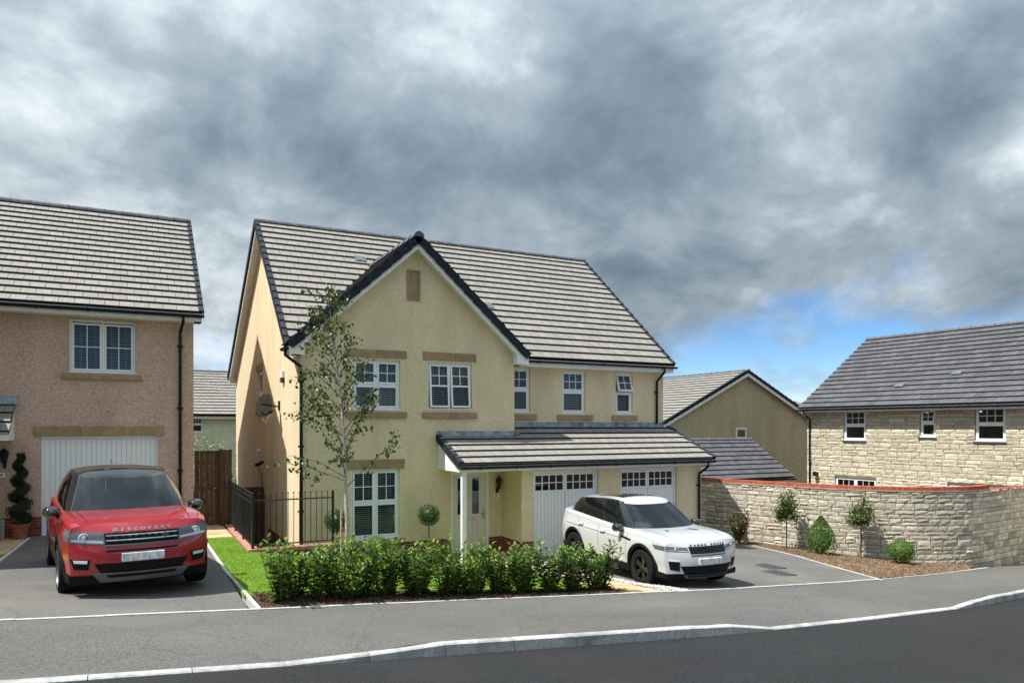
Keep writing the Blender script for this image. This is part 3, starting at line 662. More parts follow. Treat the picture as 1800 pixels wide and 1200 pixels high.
# porch lantern and number plate
pl = thing('porch_lantern', 'brown coach lantern on the cream wall beside the front door', 'wall light', (5.08, -.01, 1.78)); brown = plain('bronze', (.05, .03, .015), .5, .6)
MB().tube([(0, .01, -.2), (0, -.05, -.22), (0, -.11, -.16)], .014, 8).box(-.035, .035, -.005, .01, -.26, -.12).build('bracket', brown, pl)
MB().lathe([(.05, -.15), (.085, .08), (.1, .085), (.05, .15), (.012, .18), (0, .2)], 6, (0, -.11, 0)).build('hood', brown, pl); MB().lathe([(.045, -.14), (.075, .075)], 6, (0, -.112, 0)).build('lamp_glass', glass_w, pl)
npl = tag(box('number_plate', white, None, 4.98, 5.14, -.012, 0, 1.39, 1.49), 'small white house number plate below the porch lantern', 'number plate')
def text(name, s, size, mat, M, parent=None, ext=.002, align='CENTER', sx=1.0, space=1.0, off=0):
    c = bpy.data.curves.new(name, 'FONT'); c.body = s; c.size = size; c.extrude = ext; c.align_x = align; c.align_y = 'CENTER'; c.space_character = space; c.offset = off
    t = bpy.data.objects.new('tmp_text', c); COL.objects.link(t); bpy.context.view_layer.update()
    me = bpy.data.meshes.new_from_object(t.evaluated_get(bpy.context.evaluated_depsgraph_get())); bpy.data.objects.remove(t)
    me.materials.clear(); me.materials.append(mat); o = link(name, me, parent); o.matrix_basis = M @ Matrix.Diagonal((sx, 1, 1, 1)); return o
MB().lathe([(0, 0), (.02, 0), (.02, -.002), (0, -.002)], 10, (5.06, -.0125, 1.455), 'y').build('plate_mark', black, npl)
MB().box(5.01, 5.11, -.0145, -.0125, 1.41, 1.42).build('plate_line', black, npl)
# garage doors
gl = glassy('smoked_garage_glass', (.1, .1, .1), .2)
for (x0, w, lab) in ((5.55, 1.96, 1), (8.22, 1.93, 2)):
    gd = MB(); ring(gd, 0, w, -.05, 2.12, .05, .08, .16); gdo = gd.build('garage_door', white, house); gdo.matrix_basis = wloc(x0, -1.15, 0)
    hw_ = (w - .1) / 2
    for s_ in (0, 1):
        a = .05 + s_ * hw_; lfm = MB().box(a + .005, a + hw_ - .005, .115, .15, -.04, 1.6); ring(lfm, a + .005, a + hw_ - .005, 1.58, 2.06, .05, .10, .15); leaf = lfm.build('door_leaf', white, gdo)
        box('pane', gl, gdo, a + .05, a + hw_ - .05, .125, .135, 1.62, 2.02)
        b = MB()
        for i in range(1, 4): x = lerp(a + .055, a + hw_ - .055, i / 4); b.box(x - .012, x + .012, .11, .14, 1.63, 2.01)
        b.box(a + .055, a + hw_ - .055, .111, .139, 1.81, 1.83); b.build('glazing_bars', white, gdo)
        nb = 9; bme = MB().box(.004, (hw_ - .02) / nb - .004, .095, .12, -.03, 1.56).mesh('board', white)
        for i in range(nb): link('board', bme, gdo, Matrix.Translation((a + .01 + i * (hw_ - .02) / nb, 0, 0)))
box('floor_slab', asph_drive, house, 5.22, 11.0, -1.6, .5, -.5, -.06)
# main roof
rf = Roof(house, [tile_light, tile_edge])
def iv_main(dist):
    y = YEV + dist / CM; z = zmain(y); out = []
    if z < ZA - .02:
        xl = XA - (ZA - z) / TW; xr = XA + (ZA - z) / TW; out = [(XV0, max(XV0, xl + .02)), (min(XV1, xr - .02), XV1)]
    else: out = [(XV0, XV1)]
    return [((a - XV0), (b - XV0)) for a, b in out if b - a > .05]
LM = (YR - YEV) * CM
rf.slope((XV0, YEV, ZEV), (1, 0, 0), (0, 1, TM), LM, iv_main)
TR = (ZR - ZRE) / (YRE - YR); CR = math.hypot(1, TR)
rf.slope((XV1, YRE, ZRE), (-1, 0, 0), (0, -1, TR), (YRE - YR) * CR, lambda d: [(0, XV1 - XV0)])
def iv_wing(dist):  # both wing slopes, u runs along y from the front verge
    z = ZEV + dist / CW * TW; yb = YEV + (z - ZEV) / TM
    return [(0, yb + .32)]
LW = HW * CW
rf.slope((XA - HW, -.3, ZEV), (0, 1, 0), (1, 0, TW), LW, iv_wing); rf.slope((XA + HW, -.3, ZEV), (0, 1, 0), (-1, 0, TW), LW, iv_wing)
TL = .435; CL = math.hypot(1, TL); YL0, ZL0 = -1.5, 2.36
rf.slope((3.4, YL0, ZL0), (1, 0, 0), (0, 1, TL), 2.02 * CL, lambda d: [(0, 7.82)] if d / CL < 1.46 else [(2.22, 7.82)])
rf.finish(300)
deck = MB()
deck.add([(XV0, YEV, ZEV - .04), (XV1, YEV, ZEV - .04), (XV1, YR, ZR - .04), (XV0, YR, ZR - .04)], [(0, 1, 2, 3)]); deck.add([(XV0, YRE, ZRE - .04), (XV1, YRE, ZRE - .04), (XV1, YR, ZR - .041), (XV0, YR, ZR - .041)], [(0, 1, 2, 3)])
for s_ in (-1, 1): deck.add([(XA + s_ * HW, -.3, ZEV - .04), (XA, -.3, ZA - .04), (XA, 3.7, ZA - .04), (XA + s_ * HW, .26, ZEV - .04)], [(0, 1, 2, 3)])
deck.add([(3.4, YL0, ZL0 - .03), (11.22, YL0, ZL0 - .03), (11.22, .55, ZL0 + 2.05 * TL - .03), (3.4, .55, ZL0 + 2.05 * TL - .03)], [(0, 1, 2, 3)])
deck.build('roof_deck', tile_edge, house)
ridge_run(house, (XV0 - .02, YR, ZR), (XV1 + .02, YR, ZR)); ridge_run(house, (XA, -.36, ZA + .0), (XA, 3.62, ZA + .0), r=.13)
NM = Vector((0, -TM, 1)).normalized(); NR = Vector((0, TR, 1)).normalized()
for xv, o_ in ((XV0, -1), (XV1, 1)):
    verge_units(house, (xv, YEV, ZEV), (0, 1, TM), LM, (o_, 0, 0), NM); verge_units(house, (xv, YRE, ZRE), (0, -1, TR), (YRE - YR) * CR, (o_, 0, 0), NR)
verge_units(house, (XA - HW, -.3, ZEV), (1, 0, TW), LW, (0, -1, 0), (-TW, 0, 1), h=.13); verge_units(house, (XA + HW, -.3, ZEV), (-1, 0, TW), LW, (0, -1, 0), (TW, 0, 1), h=.13)
verge_units(house, (3.4, YL0, ZL0), (0, 1, TL), 1.5 * CL, (-1, 0, 0), (0, -TL, 1), gauge=.37); verge_units(house, (11.22, YL0, ZL0), (0, 1, TL), 2.05 * CL, (1, 0, 0), (0, -TL, 1), gauge=.37, h=.05)
# bargeboards, fascias, soffits
def barge(a, b, drop=.22, th=.03, up=.06, mat=white_paint, y=None):
    a, b = Vector(a), Vector(b); d = (b - a); m = MB(); t = Vector((0, th, 0)) if abs(d.x) > abs(d.y) else Vector((th, 0, 0))
    vs = [p + q for q in (Vector((0, 0, 0)), t) for p in (a + Vector((0, 0, -drop)), b + Vector((0, 0, -drop)), b + Vector((0, 0, -up)), a + Vector((0, 0, -up)))]
    m.add(vs, [(0, 1, 2, 3), (4, 7, 6, 5), (0, 4, 5, 1), (1, 5, 6, 2), (2, 6, 7, 3), (3, 7, 4, 0)]); return m.build('bargeboard', mat, house)
barge((XA - HW + .02, -.28, ZEV + .02), (XA, -.28, ZA), .31, .03, .08); barge((XA + HW - .02, -.28, ZEV + .02), (XA, -.28, ZA), .31, .03, .08)
for s_ in (-1, 1):
    xo = XA + s_ * (HW - .02); xi = XA + s_ * (HW - .36)
    MB().prism([(xo, 4.9), (xi, 4.9), (xi, ZEV - .1 + .32 * TW), (xo, ZEV - .09)], 'y', -.284, -.02).build('bargeboard_foot', white_paint, house)
barge((XV0 + .02, YEV + .02, ZEV), (XV0 + .02, YR, ZR), .26); barge((XV0 + .02, YRE - .05, ZRE), (XV0 + .02, YR, ZR), .26)
MB().prism([(12.1, 4.9), (12.42, 4.9), (12.42, 5.12), (12.1, 5.3)], 'x', XV0 + .02, -.001).build('bargeboard_foot', white_paint, house)
soff = MB()
soff.add([(XV0 + .03, YEV, ZEV - .2), (XV0 + .03, YR, ZR - .2), (0, YR, ZR - .2), (0, YEV, ZEV - .2)], [(0, 1, 2, 3)]); soff.add([(XV0 + .03, YRE, ZRE - .2), (XV0 + .03, YR, ZR - .2), (0, YR, ZR - .2), (0, YRE, ZRE - .2)], [(0, 1, 2, 3)])
soff.add([(XA - HW, -.27, ZEV - .24), (XA, -.27, ZA - .24), (XA, 0, ZA - .24), (XA - HW, 0, ZEV - .24)], [(0, 1, 2, 3)]); soff.add([(XA + HW, -.27, ZEV - .24), (XA, -.27, ZA - .24), (XA, 0, ZA - .24), (XA + HW, 0, ZEV - .24)], [(0, 1, 2, 3)])
soff.box(5.9, 11.18, .26, .55, 4.9, 4.915); soff.box(-.26, -.0, -.27, .25, 4.9, 4.915); soff.box(3.45, 11.15, -1.4, -1.1, 2.18, 2.195); soff.box(3.45, 5.2, -1.1, .0, 2.186, 2.2)
soff.build('soffit', white_paint, house)
box('fascia', white_paint, house, 5.9, 11.17, .235, .262, 4.9, 5.09); box('fascia', white_paint, house, -.29, -.262, -.25, .25, 4.9, 5.09); box('fascia', white_paint, house, 3.43, 11.18, -1.435, -1.405, 2.18, 2.37)
MB().prism([(-1.40, 2.18), (-.003, 2.18), (-.003, 2.96), (-1.40, 2.35)], 'x', 3.43, 3.46).build('porch_cheek', white_paint, house)
for i in range(4): box('cheek_board', white_paint, house, 3.422, 3.431, -.28, -.004, 2.19 + i * .165, 2.34 + i * .165)
gutter(house, (5.92, .17, 5.06), (11.24, .17, 5.06)); gutter(house, (-.34, -.28, 5.06), (-.34, .28, 5.06), brackets=False); gutter(house, (3.42, -1.5, 2.30), (11.24, -1.5, 2.30))
downpipe(house, (10.78, .17, 5.02), (10.74, .49, 4.55), 3.35); downpipe(house, (-.33, -.05, 5.02), (.03, -.06, 4.55), -.15); downpipe(house, (10.98, -1.5, 2.26), (10.90, -1.21, 1.85), -.1)
# lead flashings
def lead_strip(x0, x1, y, z, drop=.16):
    n = max(1, round((x1 - x0) / .75))
    for i in range(n):
        a, b = lerp(x0, x1, i / n), lerp(x0, x1, (i + 1) / n); m = MB(); rows = []
        for k in range(7):
            xx = lerp(a, b, k / 6); w = .008 * math.sin(k * 2.1 + i); rows.append([(xx, y - .006, z + .13), (xx, y - .012, z + .02), (xx, y - .06, z - .01 + w), (xx, y - drop, z - drop * TL + .062 + w)])
        m.grid(rows); m.build('lead_flashing', lead, house, smooth=True)
lead_strip(3.38, 5.62, 0, ZL0 + 1.5 * TL); lead_strip(5.6, 11.03, .55, ZL0 + 2.05 * TL)
MB().lathe([(0, .05), (.06, .03), (.075, -.03), (.05, -.08)], 10, (5.66, -.05, ZL0 + 1.5 * TL + .06)).build('lead_saddle', lead, house, smooth=True)
# porch post
box('porch_post', white_paint, house, 3.49, 3.60, -1.40, -1.29, -.02, 2.19, .006)
# small roof vents
for (u, v_) in ((633, 458), (857, 540)):
    d_ = ray(u, v_); nn = Vector((0, -TM, 1)); t_ = (nn.dot(Vector((0, YEV, ZEV)) - CAMP)) / nn.dot(d_); p = CAMP + d_ * t_
    M = Matrix.Translation(p) @ Matrix.Rotation(math.atan(TM), 4, 'X'); o = MB().box(-.16, .16, -.14, .16, .05, .075).box(-.12, .12, -.10, -.02, .075, .08).build('roof_vent', noisy('vent_grey', (.09, .10, .11), (.14, .155, .17), 9, .6), house); o.matrix_basis = M
# things fixed to the side wall
al = thing('alarm_box', 'white and dark red burglar alarm box high on the cream side wall', 'alarm box', (-.0, 2.02, 4.38)); MB().prism([(-.14, .3), (.14, .3), (.14, .12), (-.14, .12)], 'x', -.08, 0).build('cover', white, al, bevel=.01); MB().prism([(-.14, .118), (.14, .118), (.05, 0), (-.05, 0)], 'x', -.078, 0).build('lower_cover', plain('dark_red_plastic', (.12, .008, .012), .4), al)
dish = thing('satellite_dish', 'grey satellite dish with arm on the cream side wall near the corner', 'satellite dish', (-.02, 2.6, 3.83)); grey = noisy('dish_grey', (.07, .073, .08), (.11, .113, .12), 12, .5)
DM = Matrix.Translation((-.42, -.12, 0)) @ Matrix.Rotation(math.radians(-52), 4, 'Z') @ Matrix.Rotation(math.radians(14), 4, 'Y')
m = MB(); rows = []
for i in range(7):
    r = .30 * i / 6; rows.append([DM @ Vector((-.06 + .9 * r * r * 1.2, r * math.cos(g) * .92, r * math.sin(g) * 1.05)) for g in [2 * PI * k / 28 for k in range(28)]])
m.grid(rows, close=True); o = m.build('reflector', grey, dish, smooth=True); so = o.modifiers.new('s', 'SOLIDIFY'); so.thickness = .012
MB().tube([DM @ Vector((-.05, 0, -.2)), DM @ Vector((.18, 0, -.25)), DM @ Vector((.30, 0, -.12))], .016, 8).build('arm', black, dish); MB().tube([DM @ Vector((.26, 0, -.16)), DM @ Vector((.34, 0, -.08))], .04, 10).build('receiver', black, dish)
MB().tube([(-.02, 0, -.05), (-.2, -.02, -.02), DM @ Vector((-.06, 0, 0))], .02, 8).box(-.015, .02, -.07, .07, -.15, .1).build('wall_mount', black, dish)
MB().tube([DM @ Vector((.30, 0, -.14)), DM @ Vector((.2, 0, -.42)), DM @ Vector((.05, .03, -.38)), DM @ Vector((-.02, 0, -.22))], .006, 6).build('cable', white, dish)
for (u, v_, lab) in ((432.5, 790, 'small white wall vent on the shaded side wall, nearer the gate'), (457, 792, 'small white wall vent on the shaded side wall, above the side door')):
    p = onX(u, v_, 0); t = thing('wall_vent', lab, 'wall vent', (-.0, p.y, p.z), 0, 'vents on the side wall'); MB().tube([(-.09, 0, 0), (0, 0, 0)], .05, 12).build('pipe', white, t); MB().box(-.1, -.085, -.06, .06, -.13, .09).build('cowl', white, t, bevel=.01)
p = onX(463, 813, 0); t = thing('side_lamp', 'small black bulkhead lamp above the side door', 'wall light', (0, p.y, p.z)); MB().box(-.1, 0, -.06, .06, -.02, .06).build('base', black, t, bevel=.01); MB().tube([(-.08, 0, -.02), (-.22, -.08, -.06)], .05, 10).build('lamp_head', black, t)

# ================================================================== LEFT HOUSE (parts in world coordinates)
lh = wthing('pink_house', 'pink pebble-dashed house with grey tiled roof behind the red car', 'house', (-2.11, 2.2, .5))
LY, LX = 2.2, -2.11
TLH = .695; CLH = math.hypot(1, TLH); LYE, LZE = 1.8, 5.98; LYR = 6.73; LZR = LZE + (LYR - LYE) * TLH; LYB = 11.66
m = MB(); LF = M_wall((-12.5, LY, 0), (1, 0), (0, 1))
wall_face(m, LF, 12.5 + LX, .3, 5.9, [(-5.26 + 12.5, -2.89 + 12.5, .80, 3.04), (-4.72 + 12.5, -3.37 + 12.5, 4.5, 5.72), (-7.1 + 12.5, -6.15 + 12.5, .8, 2.9)])
m.add([(LX, LY, .0), (LX, 11.3, .0), (LX, 11.3, 6.2), (LX, LYR, LZR - .06), (LX, LY, 6.2)], [(0, 1, 2, 3, 4)])
m.add([(-12.5, 11.3, .0), (LX, 11.3, .0), (LX, 11.3, 6.2), (-12.5, 11.3, 6.2)], [(0, 1, 2, 3)])
# front wing beyond the left edge of the picture
m.add([(-7.6, LY, .3), (-7.6, -2.6, .3), (-7.6, -2.6, 6), (-7.6, LY, 6)], [(0, 1, 2, 3)]); m.add([(-12.5, -2.6, .3), (-7.6, -2.6, .3), (-7.6, -2.6, 6), (-10.05, -2.6, 7.9), (-12.5, -2.6, 6)], [(0, 1, 2, 3, 4)]); m.add([(-12.5, -2.6, .3), (-12.5, 11.3, .3), (-12.5, 11.3, 6.2), (-12.5, LYR, LZR), (-12.5, -2.6, 6)], [(0, 1, 2, 3, 4)])
m.build('wall', pink, lh)
bricks(lh, (-7.0, LY, 0), (1, 0, 0), (0, -1, 0), 1.74, .79, 6); bricks(lh, (-2.89, LY, 0), (1, 0, 0), (0, -1, 0), .78, .79, 6)
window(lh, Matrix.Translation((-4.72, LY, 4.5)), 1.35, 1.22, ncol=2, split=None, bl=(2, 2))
for a, b in ((-5.40, -4.48), (-4.474, -3.62), (-3.614, -2.76)): box('lintel_stone', buff, lh, a, b, LY - .03, LY + .05, 3.045, 3.27, .005)
masonry_sill(lh, -4.86, -3.24, LY, 4.35, 4.47)
gd = MB(); ring(gd, -5.26, -2.89, .80, 3.04, .06, LY + .06, LY + .13); gdo = gd.build('garage_door', white, lh); MB().box(-5.2, -2.95, LY + .10, LY + .13, .8, 2.98).build('door_leaf', white, gdo)
bme = MB().box(.006, 2.25 / 22 - .006, LY + .08, LY + .11, .83, 2.97).mesh('board', white)
for i in range(22): link('board', bme, gdo, Matrix.Translation((-5.2 + i * 2.25 / 22, 0, 0)))
box('front_door', plain('dark_door', (.03, .035, .04), .4), lh, -7.1, -6.15, LY + .08, LY + .12, .8, 2.9)
rf = Roof(lh, [tile_light, tile_edge]); LXV = -1.93
rf.slope((-12.7, LYE, LZE), (1, 0, 0), (0, 1, TLH), (LYR - LYE) * CLH, lambda d: [(0, 12.7 + LXV)])
rf.slope((-7.3, -2.9, 5.84), (0, 1, 0), (-2.75, 0, 2.3), 3.58, lambda d: [(0, 5.6 + d * .9)]); rf.slope((-12.8, -2.9, 5.84), (0, 1, 0), (2.75, 0, 2.3), 3.58, lambda d: [(0, 5.6 + d * .9)])
rf.slope((LXV, LYB, LZE), (-1, 0, 0), (0, -1, TLH), (LYB - LYR) * CLH, lambda d: [(0, 10.6)])
rf.slope((-7.4, 1.28, 3.13), (1, 0, 0), (0, 1, .72), .95 * 1.23, lambda d: [(0, 1.66)])
rf.finish(300)
dk = MB(); dk.add([(-12.7, LYE, LZE - .04), (LXV, LYE, LZE - .04), (LXV, LYR, LZR - .04), (-12.7, LYR, LZR - .04)], [(0, 1, 2, 3)]); dk.add([(-12.7, LYB, LZE - .04), (LXV, LYB, LZE - .04), (LXV, LYR, LZR - .042), (-12.7, LYR, LZR - .042)], [(0, 1, 2, 3)])
dk.add([(-7.3, -2.9, 5.8), (-7.3, 4, 5.8), (-10.05, 4, 8.1), (-10.05, -2.9, 8.1)], [(0, 1, 2, 3)]); dk.add([(-12.8, -2.9, 5.8), (-12.8, 4, 5.8), (-10.05, 4, 8.1), (-10.05, -2.9, 8.1)], [(0, 1, 2, 3)]); dk.add([(-7.4, 1.28, 3.1), (-5.74, 1.28, 3.1), (-5.74, LY, 3.77), (-7.4, LY, 3.77)], [(0, 1, 2, 3)])
dk.build('roof_deck', tile_edge, lh)
ridge_run(lh, (-12.7, LYR, LZR), (LXV + .02, LYR, LZR)); ridge_run(lh, (-10.05, -2.95, 8.12), (-10.05, 4.4, 8.12)); verge_units(lh, (-7.3, -2.9, 5.84), (-2.75, 0, 2.3), 3.58, (0, -1, 0), (2.3, 0, 2.75), h=.1); verge_units(lh, (LXV, LYE, LZE), (0, 1, TLH), (LYR - LYE) * CLH, (1, 0, 0), (0, -TLH, 1), h=.06); verge_units(lh, (LXV, LYB, LZE), (0, -1, TLH), (LYB - LYR) * CLH, (1, 0, 0), (0, TLH, 1), h=.06)
box('fascia', white_paint, lh, -12.6, LXV - .02, LYE + .02, LYE + .05, 5.78, 5.97); box('soffit', white_paint, lh, -12.6, LXV - .02, LYE + .05, LY, 5.78, 5.80)
MB().prism([(LYE + .03, 5.78), (LY + .1, 5.78), (LY + .1, 6.2), (LYE + .03, 5.97)], 'x', LX + .002, LXV - .02).build('bargeboard_foot', white_paint, lh)
gutter(lh, (-12.6, LYE - .05, 5.92), (LXV + .03, LYE - .05, 5.92)); downpipe(lh, (-2.36, LYE - .05, 5.88), (-2.41, LY - .06, 5.45), .82)
# door canopy at the left edge
box('canopy_fascia', white_paint, lh, -7.4, -5.76, 1.30, 1.33, 2.96, 3.14); MB().prism([(1.33, 2.96), (LY, 2.96), (LY, 3.74), (1.33, 3.10)], 'x', -5.79, -5.76).build('canopy_cheek', white_paint, lh); box('canopy_soffit', white_paint, lh, -7.4, -5.79, 1.33, LY, 2.965, 2.98)
m = MB(); m.grid([[(x, LY - .005, 3.93), (x, LY - .012, 3.86), (x, LY - .17, 3.77 - .02)] for x in frange(-7.4, -5.68, .2)]); m.build('lead_flashing', lead, lh, smooth=True)
ln = thing('wall_lantern', 'black coach lantern on the pink wall at the left edge', 'wall light', (-5.94, LY, 2.56))
MB().tube([(0, 0, -.12), (0, -.08, -.16), (0, -.13, -.12)], .014, 8).box(-.03, .03, -.01, 0, -.22, -.06).build('bracket', black, ln); MB().lathe([(.05, -.1), (.09, .1), (.11, .105), (.05, .19), (.01, .22), (0, .26)], 6, (0, -.13, 0)).build('hood', black, ln); MB().lathe([(.046, -.09), (.08, .095)], 6, (0, -.132, 0)).build('lamp_glass', glass_w, ln)
nb = tag(box('number_plate', white, None, -6.08, -5.93, LY - .012, LY, 2.14, 2.24), 'small white number plate under the black lantern on pink wall', 'number plate'); MB().lathe([(0, 0), (.022, 0), (.022, -.002), (0, -.002)], 10, (-6.0, LY - .0125, 2.19), 'y').build('plate_mark', black, nb)
bo = thing('bollard_light', 'short grey bollard light beside the terracotta pot', 'light', (-5.93, 1.75, H(-5.93, 1.75))); MB().lathe([(0, 0), (.05, 0), (.05, .36), (.055, .365), (.055, .42), (.03, .45), (0, .455)], 14).build('post', plain('grey_post', (.2, .2, .21), .5), bo, smooth=False)

# ================================================================== SUNKEN SIDE PASSAGE, RAILINGS AND GATES
rw = wthing('retaining_wall', 'low red brick retaining wall with pink brick capping under the railings', 'wall', (-1.3, -2.0, 0))
CZ = .82
mm = MB(); mm.box(-1.39, -1.19, -2.08, 2.3, -.3, CZ - .066).box(-1.19, .4, -2.08, -1.88, -.3, CZ - .067).box(.2, .4, -1.88, -.02, -.3, CZ - .3); mm.build('wall_core', mortar, rw)
bricks(rw, (-1.39, -2.08, 0), (1, 0, 0), (0, -1, 0), 1.79, CZ - .066 - 8 * .075, 8); bricks(rw, (.4, -2.08, 0), (0, 1, 0), (1, 0, 0), 2.0, CZ - .3 - 6 * .075, 6)
pink_brick = noisy('pink_brick', (.36, .16, .11), (.47, .24, .17), 10, .85, .3, 70, rnd=.15)
cme = MB().box(-.105, .105, .004, .098, -.065, 0).mesh('capping_brick', pink_brick)
y = -2.08
while y < 2.2: link('capping_brick', cme, rw, Matrix.Translation((-1.29, y, CZ))); y += .102
x = -1.18
while x < .38: link('capping_brick', cme, rw, Matrix.Translation((x + .098, -1.98, CZ)) @ Matrix.Rotation(PI / 2, 4, 'Z')); x += .102
def railing(label, a, b, npost, hgt=1.08, tops=True, rails=(.07, .96)):
    a, b = Vector(a), Vector(b); t = thing('railing', label, 'railing', a, 0, 'black railings over the side passage'); d = b - a; L_ = d.length; u = d / L_
    for i in range(npost): p = d * (i / (npost - 1)); MB().box(p.x - .022, p.x + .022, p.y - .022, p.y + .022, 0, hgt + .03).build('post', black_iron, t)
    for z in rails: MB().tube([Vector((0, 0, z)), d + Vector((0, 0, z))], .014, 4).build('rail', black_iron, t)
    n = int(L_ / .108); bm_ = MB().tube([(0, 0, rails[0]), (0, 0, hgt if tops else rails[-1])], .0075, 6)
    if tops: bm_.lathe([(0, hgt - .01), (.014, hgt + .0), (.017, hgt + .012), (.012, hgt + .024), (0, hgt + .03)], 8)
    me = bm_.mesh('bar', black_iron)
    for i in range(1, n): link('bar', me, t, Matrix.Translation(d * (i / n)))
railing('black iron railing facing the street, at the house corner', (-1.29, -1.98, CZ), (.30, -1.98, CZ), 2)
railing('black iron railing running back from the lawn to the wooden gate', (-1.29, -1.93, CZ), (-1.29, 2.25, CZ), 4, 1.08, True, (.07, .9, 1.02))
def boarded(name, label, cat, x0, x1, y, z0, z1, nb, knob=None, arch=False, group=None):
    t = wthing(name, label, cat, ((x0 + x1) / 2, y, z0), group); w = (x1 - x0) / nb
    for i in range(nb): zz = z1 + random.uniform(-.004, .004); box('board', wood_m, t, x0 + i * w + .003, x0 + (i + 1) * w - .003, y - .011 + random.uniform(-.002, .002), y + .011, z0, zz)
    for z in (z0 + .25, (z0 + z1) / 2, z1 - .25): box('rail', wood_m, t, x0, x1, y + .012, y + .05, z - .05, z + .05)
    if knob: MB().lathe([(.012, 0), (.014, -.03), (.03, -.045), (.028, -.065), (0, -.075)], 12, knob, 'y').build('handle', plain('dull_steel', (.35, .34, .33), .35, 1), t, smooth=True)
    return t
gt = boarded('garden_gate', 'tall brown boarded side gate beside the pink house', 'gate', -2.08, -1.52, 2.3, .82, 2.62, 5, (-1.62, 2.29, 1.72))
box('top_rail', wood_m, gt, -2.1, -1.5, 2.26, 2.33, 2.622, 2.66); fp = boarded('fence_panel', 'narrow brown boarded fence panel with rounded corner next to the side gate', 'fence', -1.5, -1.22, 2.24, .82, 2.68, 2); box('post', wood_m, fp, -1.52, -1.44, 2.25, 2.34, .8, 2.70)
boarded('passage_gate', 'low brown boarded gate across the sunken side passage', 'gate', -1.18, -.02, 5.1, -.15, 1.5, 9)

# ================================================================== STONE MASONRY
def stone_units(name, mat, n=8):
    out = []
    for k in range(n):
        r = random.Random(k * 7 + 3); m = MB(); nx, nz = 4, 3; rows = []
        for j in range(nz + 1):
            row = []
            for i in range(nx + 1):
                edge_ = i in (0, nx) or j in (0, nz); x = i / nx; z = j / nz
                if not edge_: x += r.uniform(-.06, .06); z += r.uniform(-.08, .08)
                row.append((lerp(.022, .978, x), (.12 if edge_ else -r.uniform(.1, .75)), lerp(.05, .95, z)))
            rows.append(row)
        m.grid(rows); b = [(.02, 1.5, .05), (.98, 1.5, .05), (.98, 1.5, .95), (.02, 1.5, .95)]; o = len(m.v); m.v += b
        w = nx + 1
        m.f += [tuple([o, *range(0, w), o + 1]), tuple([o + 3, *range(nz * w, nz * w + w), o + 2]), tuple([o, *[j * w for j in range(nz + 1)], o + 3]), tuple([o + 1, *[j * w + nx for j in range(nz + 1)], o + 2])]; m.mi += [0] * 4
        out.append(m.mesh(name, mat))
    return out
def lay_stones(root, meshes, courses_z, L_, place, holes=(), nmax=300, depth_=.03, score=None, lens=(.2, .52), mat=None, name='stone', rest_name='stones'):
    """rubble brought to courses; place(s, z) gives the matrix of a stone's lower left corner"""
    units = []
    for (za, zb) in courses_z:
        s = -random.uniform(0, .3)
        while s < L_:
            l = random.uniform(*lens) * (1.0 if zb - za > .13 else 1.25); a, b = max(0, s), min(L_, s + l); s += l
            segs = [(a, b)]
            for (h0, h1, c0, c1) in holes:
                if zb > c0 + .02 and za < c1 - .02: segs = [q for (p0, p1) in segs for q in ((p0, min(p1, h0)), (max(p0, h1), p1)) if q[1] - q[0] > .04]
            parts_ = []
            for (p0, p1) in segs:
                if zb - za > .19 and random.random() < .35: zm = lerp(za, zb, random.uniform(.4, .6)); parts_ += [(p0, p1, za, zm), (p0, p1, zm, zb)]
                else: parts_.append((p0, p1, za, zb))
            for (p0, p1, q0, q1) in parts_:
                if p1 - p0 > .04: units.append((p0, p1, q0, q1))
    units.sort(key=score, reverse=True); rest = MB()
    for i, (p0, p1, q0, q1) in enumerate(units):
        me = random.choice(meshes); M = place((p0 + p1) / 2, q0) @ Matrix.Translation((-(p1 - p0) / 2, -.012 - random.uniform(0, .012), 0)) @ Matrix.Diagonal((p1 - p0, depth_ * random.uniform(.6, 1.2), q1 - q0, 1))
        if i < nmax: link(name, me, root, M)
        else: rest.add([M @ v.co for v in me.vertices], [tuple(p.vertices) for p in me.polygons])
    if rest.v: o = rest.build(rest_name, mat, root); o['kind'] = 'stuff'
def courses(z0, z1, hs=(.09, .10, .13, .15, .18, .21)):
    out = []; z = z0
    while z < z1 - .04:
        h = random.choice(hs); h = min(h, z1 - z); 
        if z1 - z - h < .06: h = z1 - z
        out.append((z, z + h)); z += h
    return out

# curved garden wall ---------------------------------------------------
gw = wthing('garden_wall', 'curved pale limestone garden wall with red brick coping', 'wall', (14.9, -2.8, -.5))
P = [Vector((x, y, 0)) for x, y in WALLP]
def catmull(P, n=10):
    out = []
    for i in range(len(P) - 1):
        a, b, c, d = P[max(i - 1, 0)], P[i], P[i + 1], P[min(i + 2, len(P) - 1)]
        for k in range(n):
            t = k / n; out.append(.5 * ((2 * b) + (c - a) * t + (2 * a - 5 * b + 4 * c - d) * t * t + (3 * b - a - 3 * c + d) * t ** 3))
    return out + [P[-1]]
WP = catmull(P); WS = [0]
for a, b in zip(WP, WP[1:]): WS.append(WS[-1] + (b - a).length)
def wall_at(s):
    s = max(0, min(WS[-1] - 1e-4, s)); i = max(k for k in range(len(WS)) if WS[k] <= s); i = min(i, len(WP) - 2); t = (s - WS[i]) / (WS[i + 1] - WS[i]); p = WP[i].lerp(WP[i + 1], t)
    j0, j1 = max(0, i - 2), min(len(WP) - 1, i + 3); d = (WP[j1] - WP[j0]).normalized(); return p, d
def wplace(s, z): p, d = wall_at(s); return M_wall((p.x, p.y, z), (d.x, d.y), (-d.y, d.x))
WTOP = 1.42; SBEND = next(s for s, p in zip(WS, WP) if p.x > 18.55)
core = MB(); rows = []
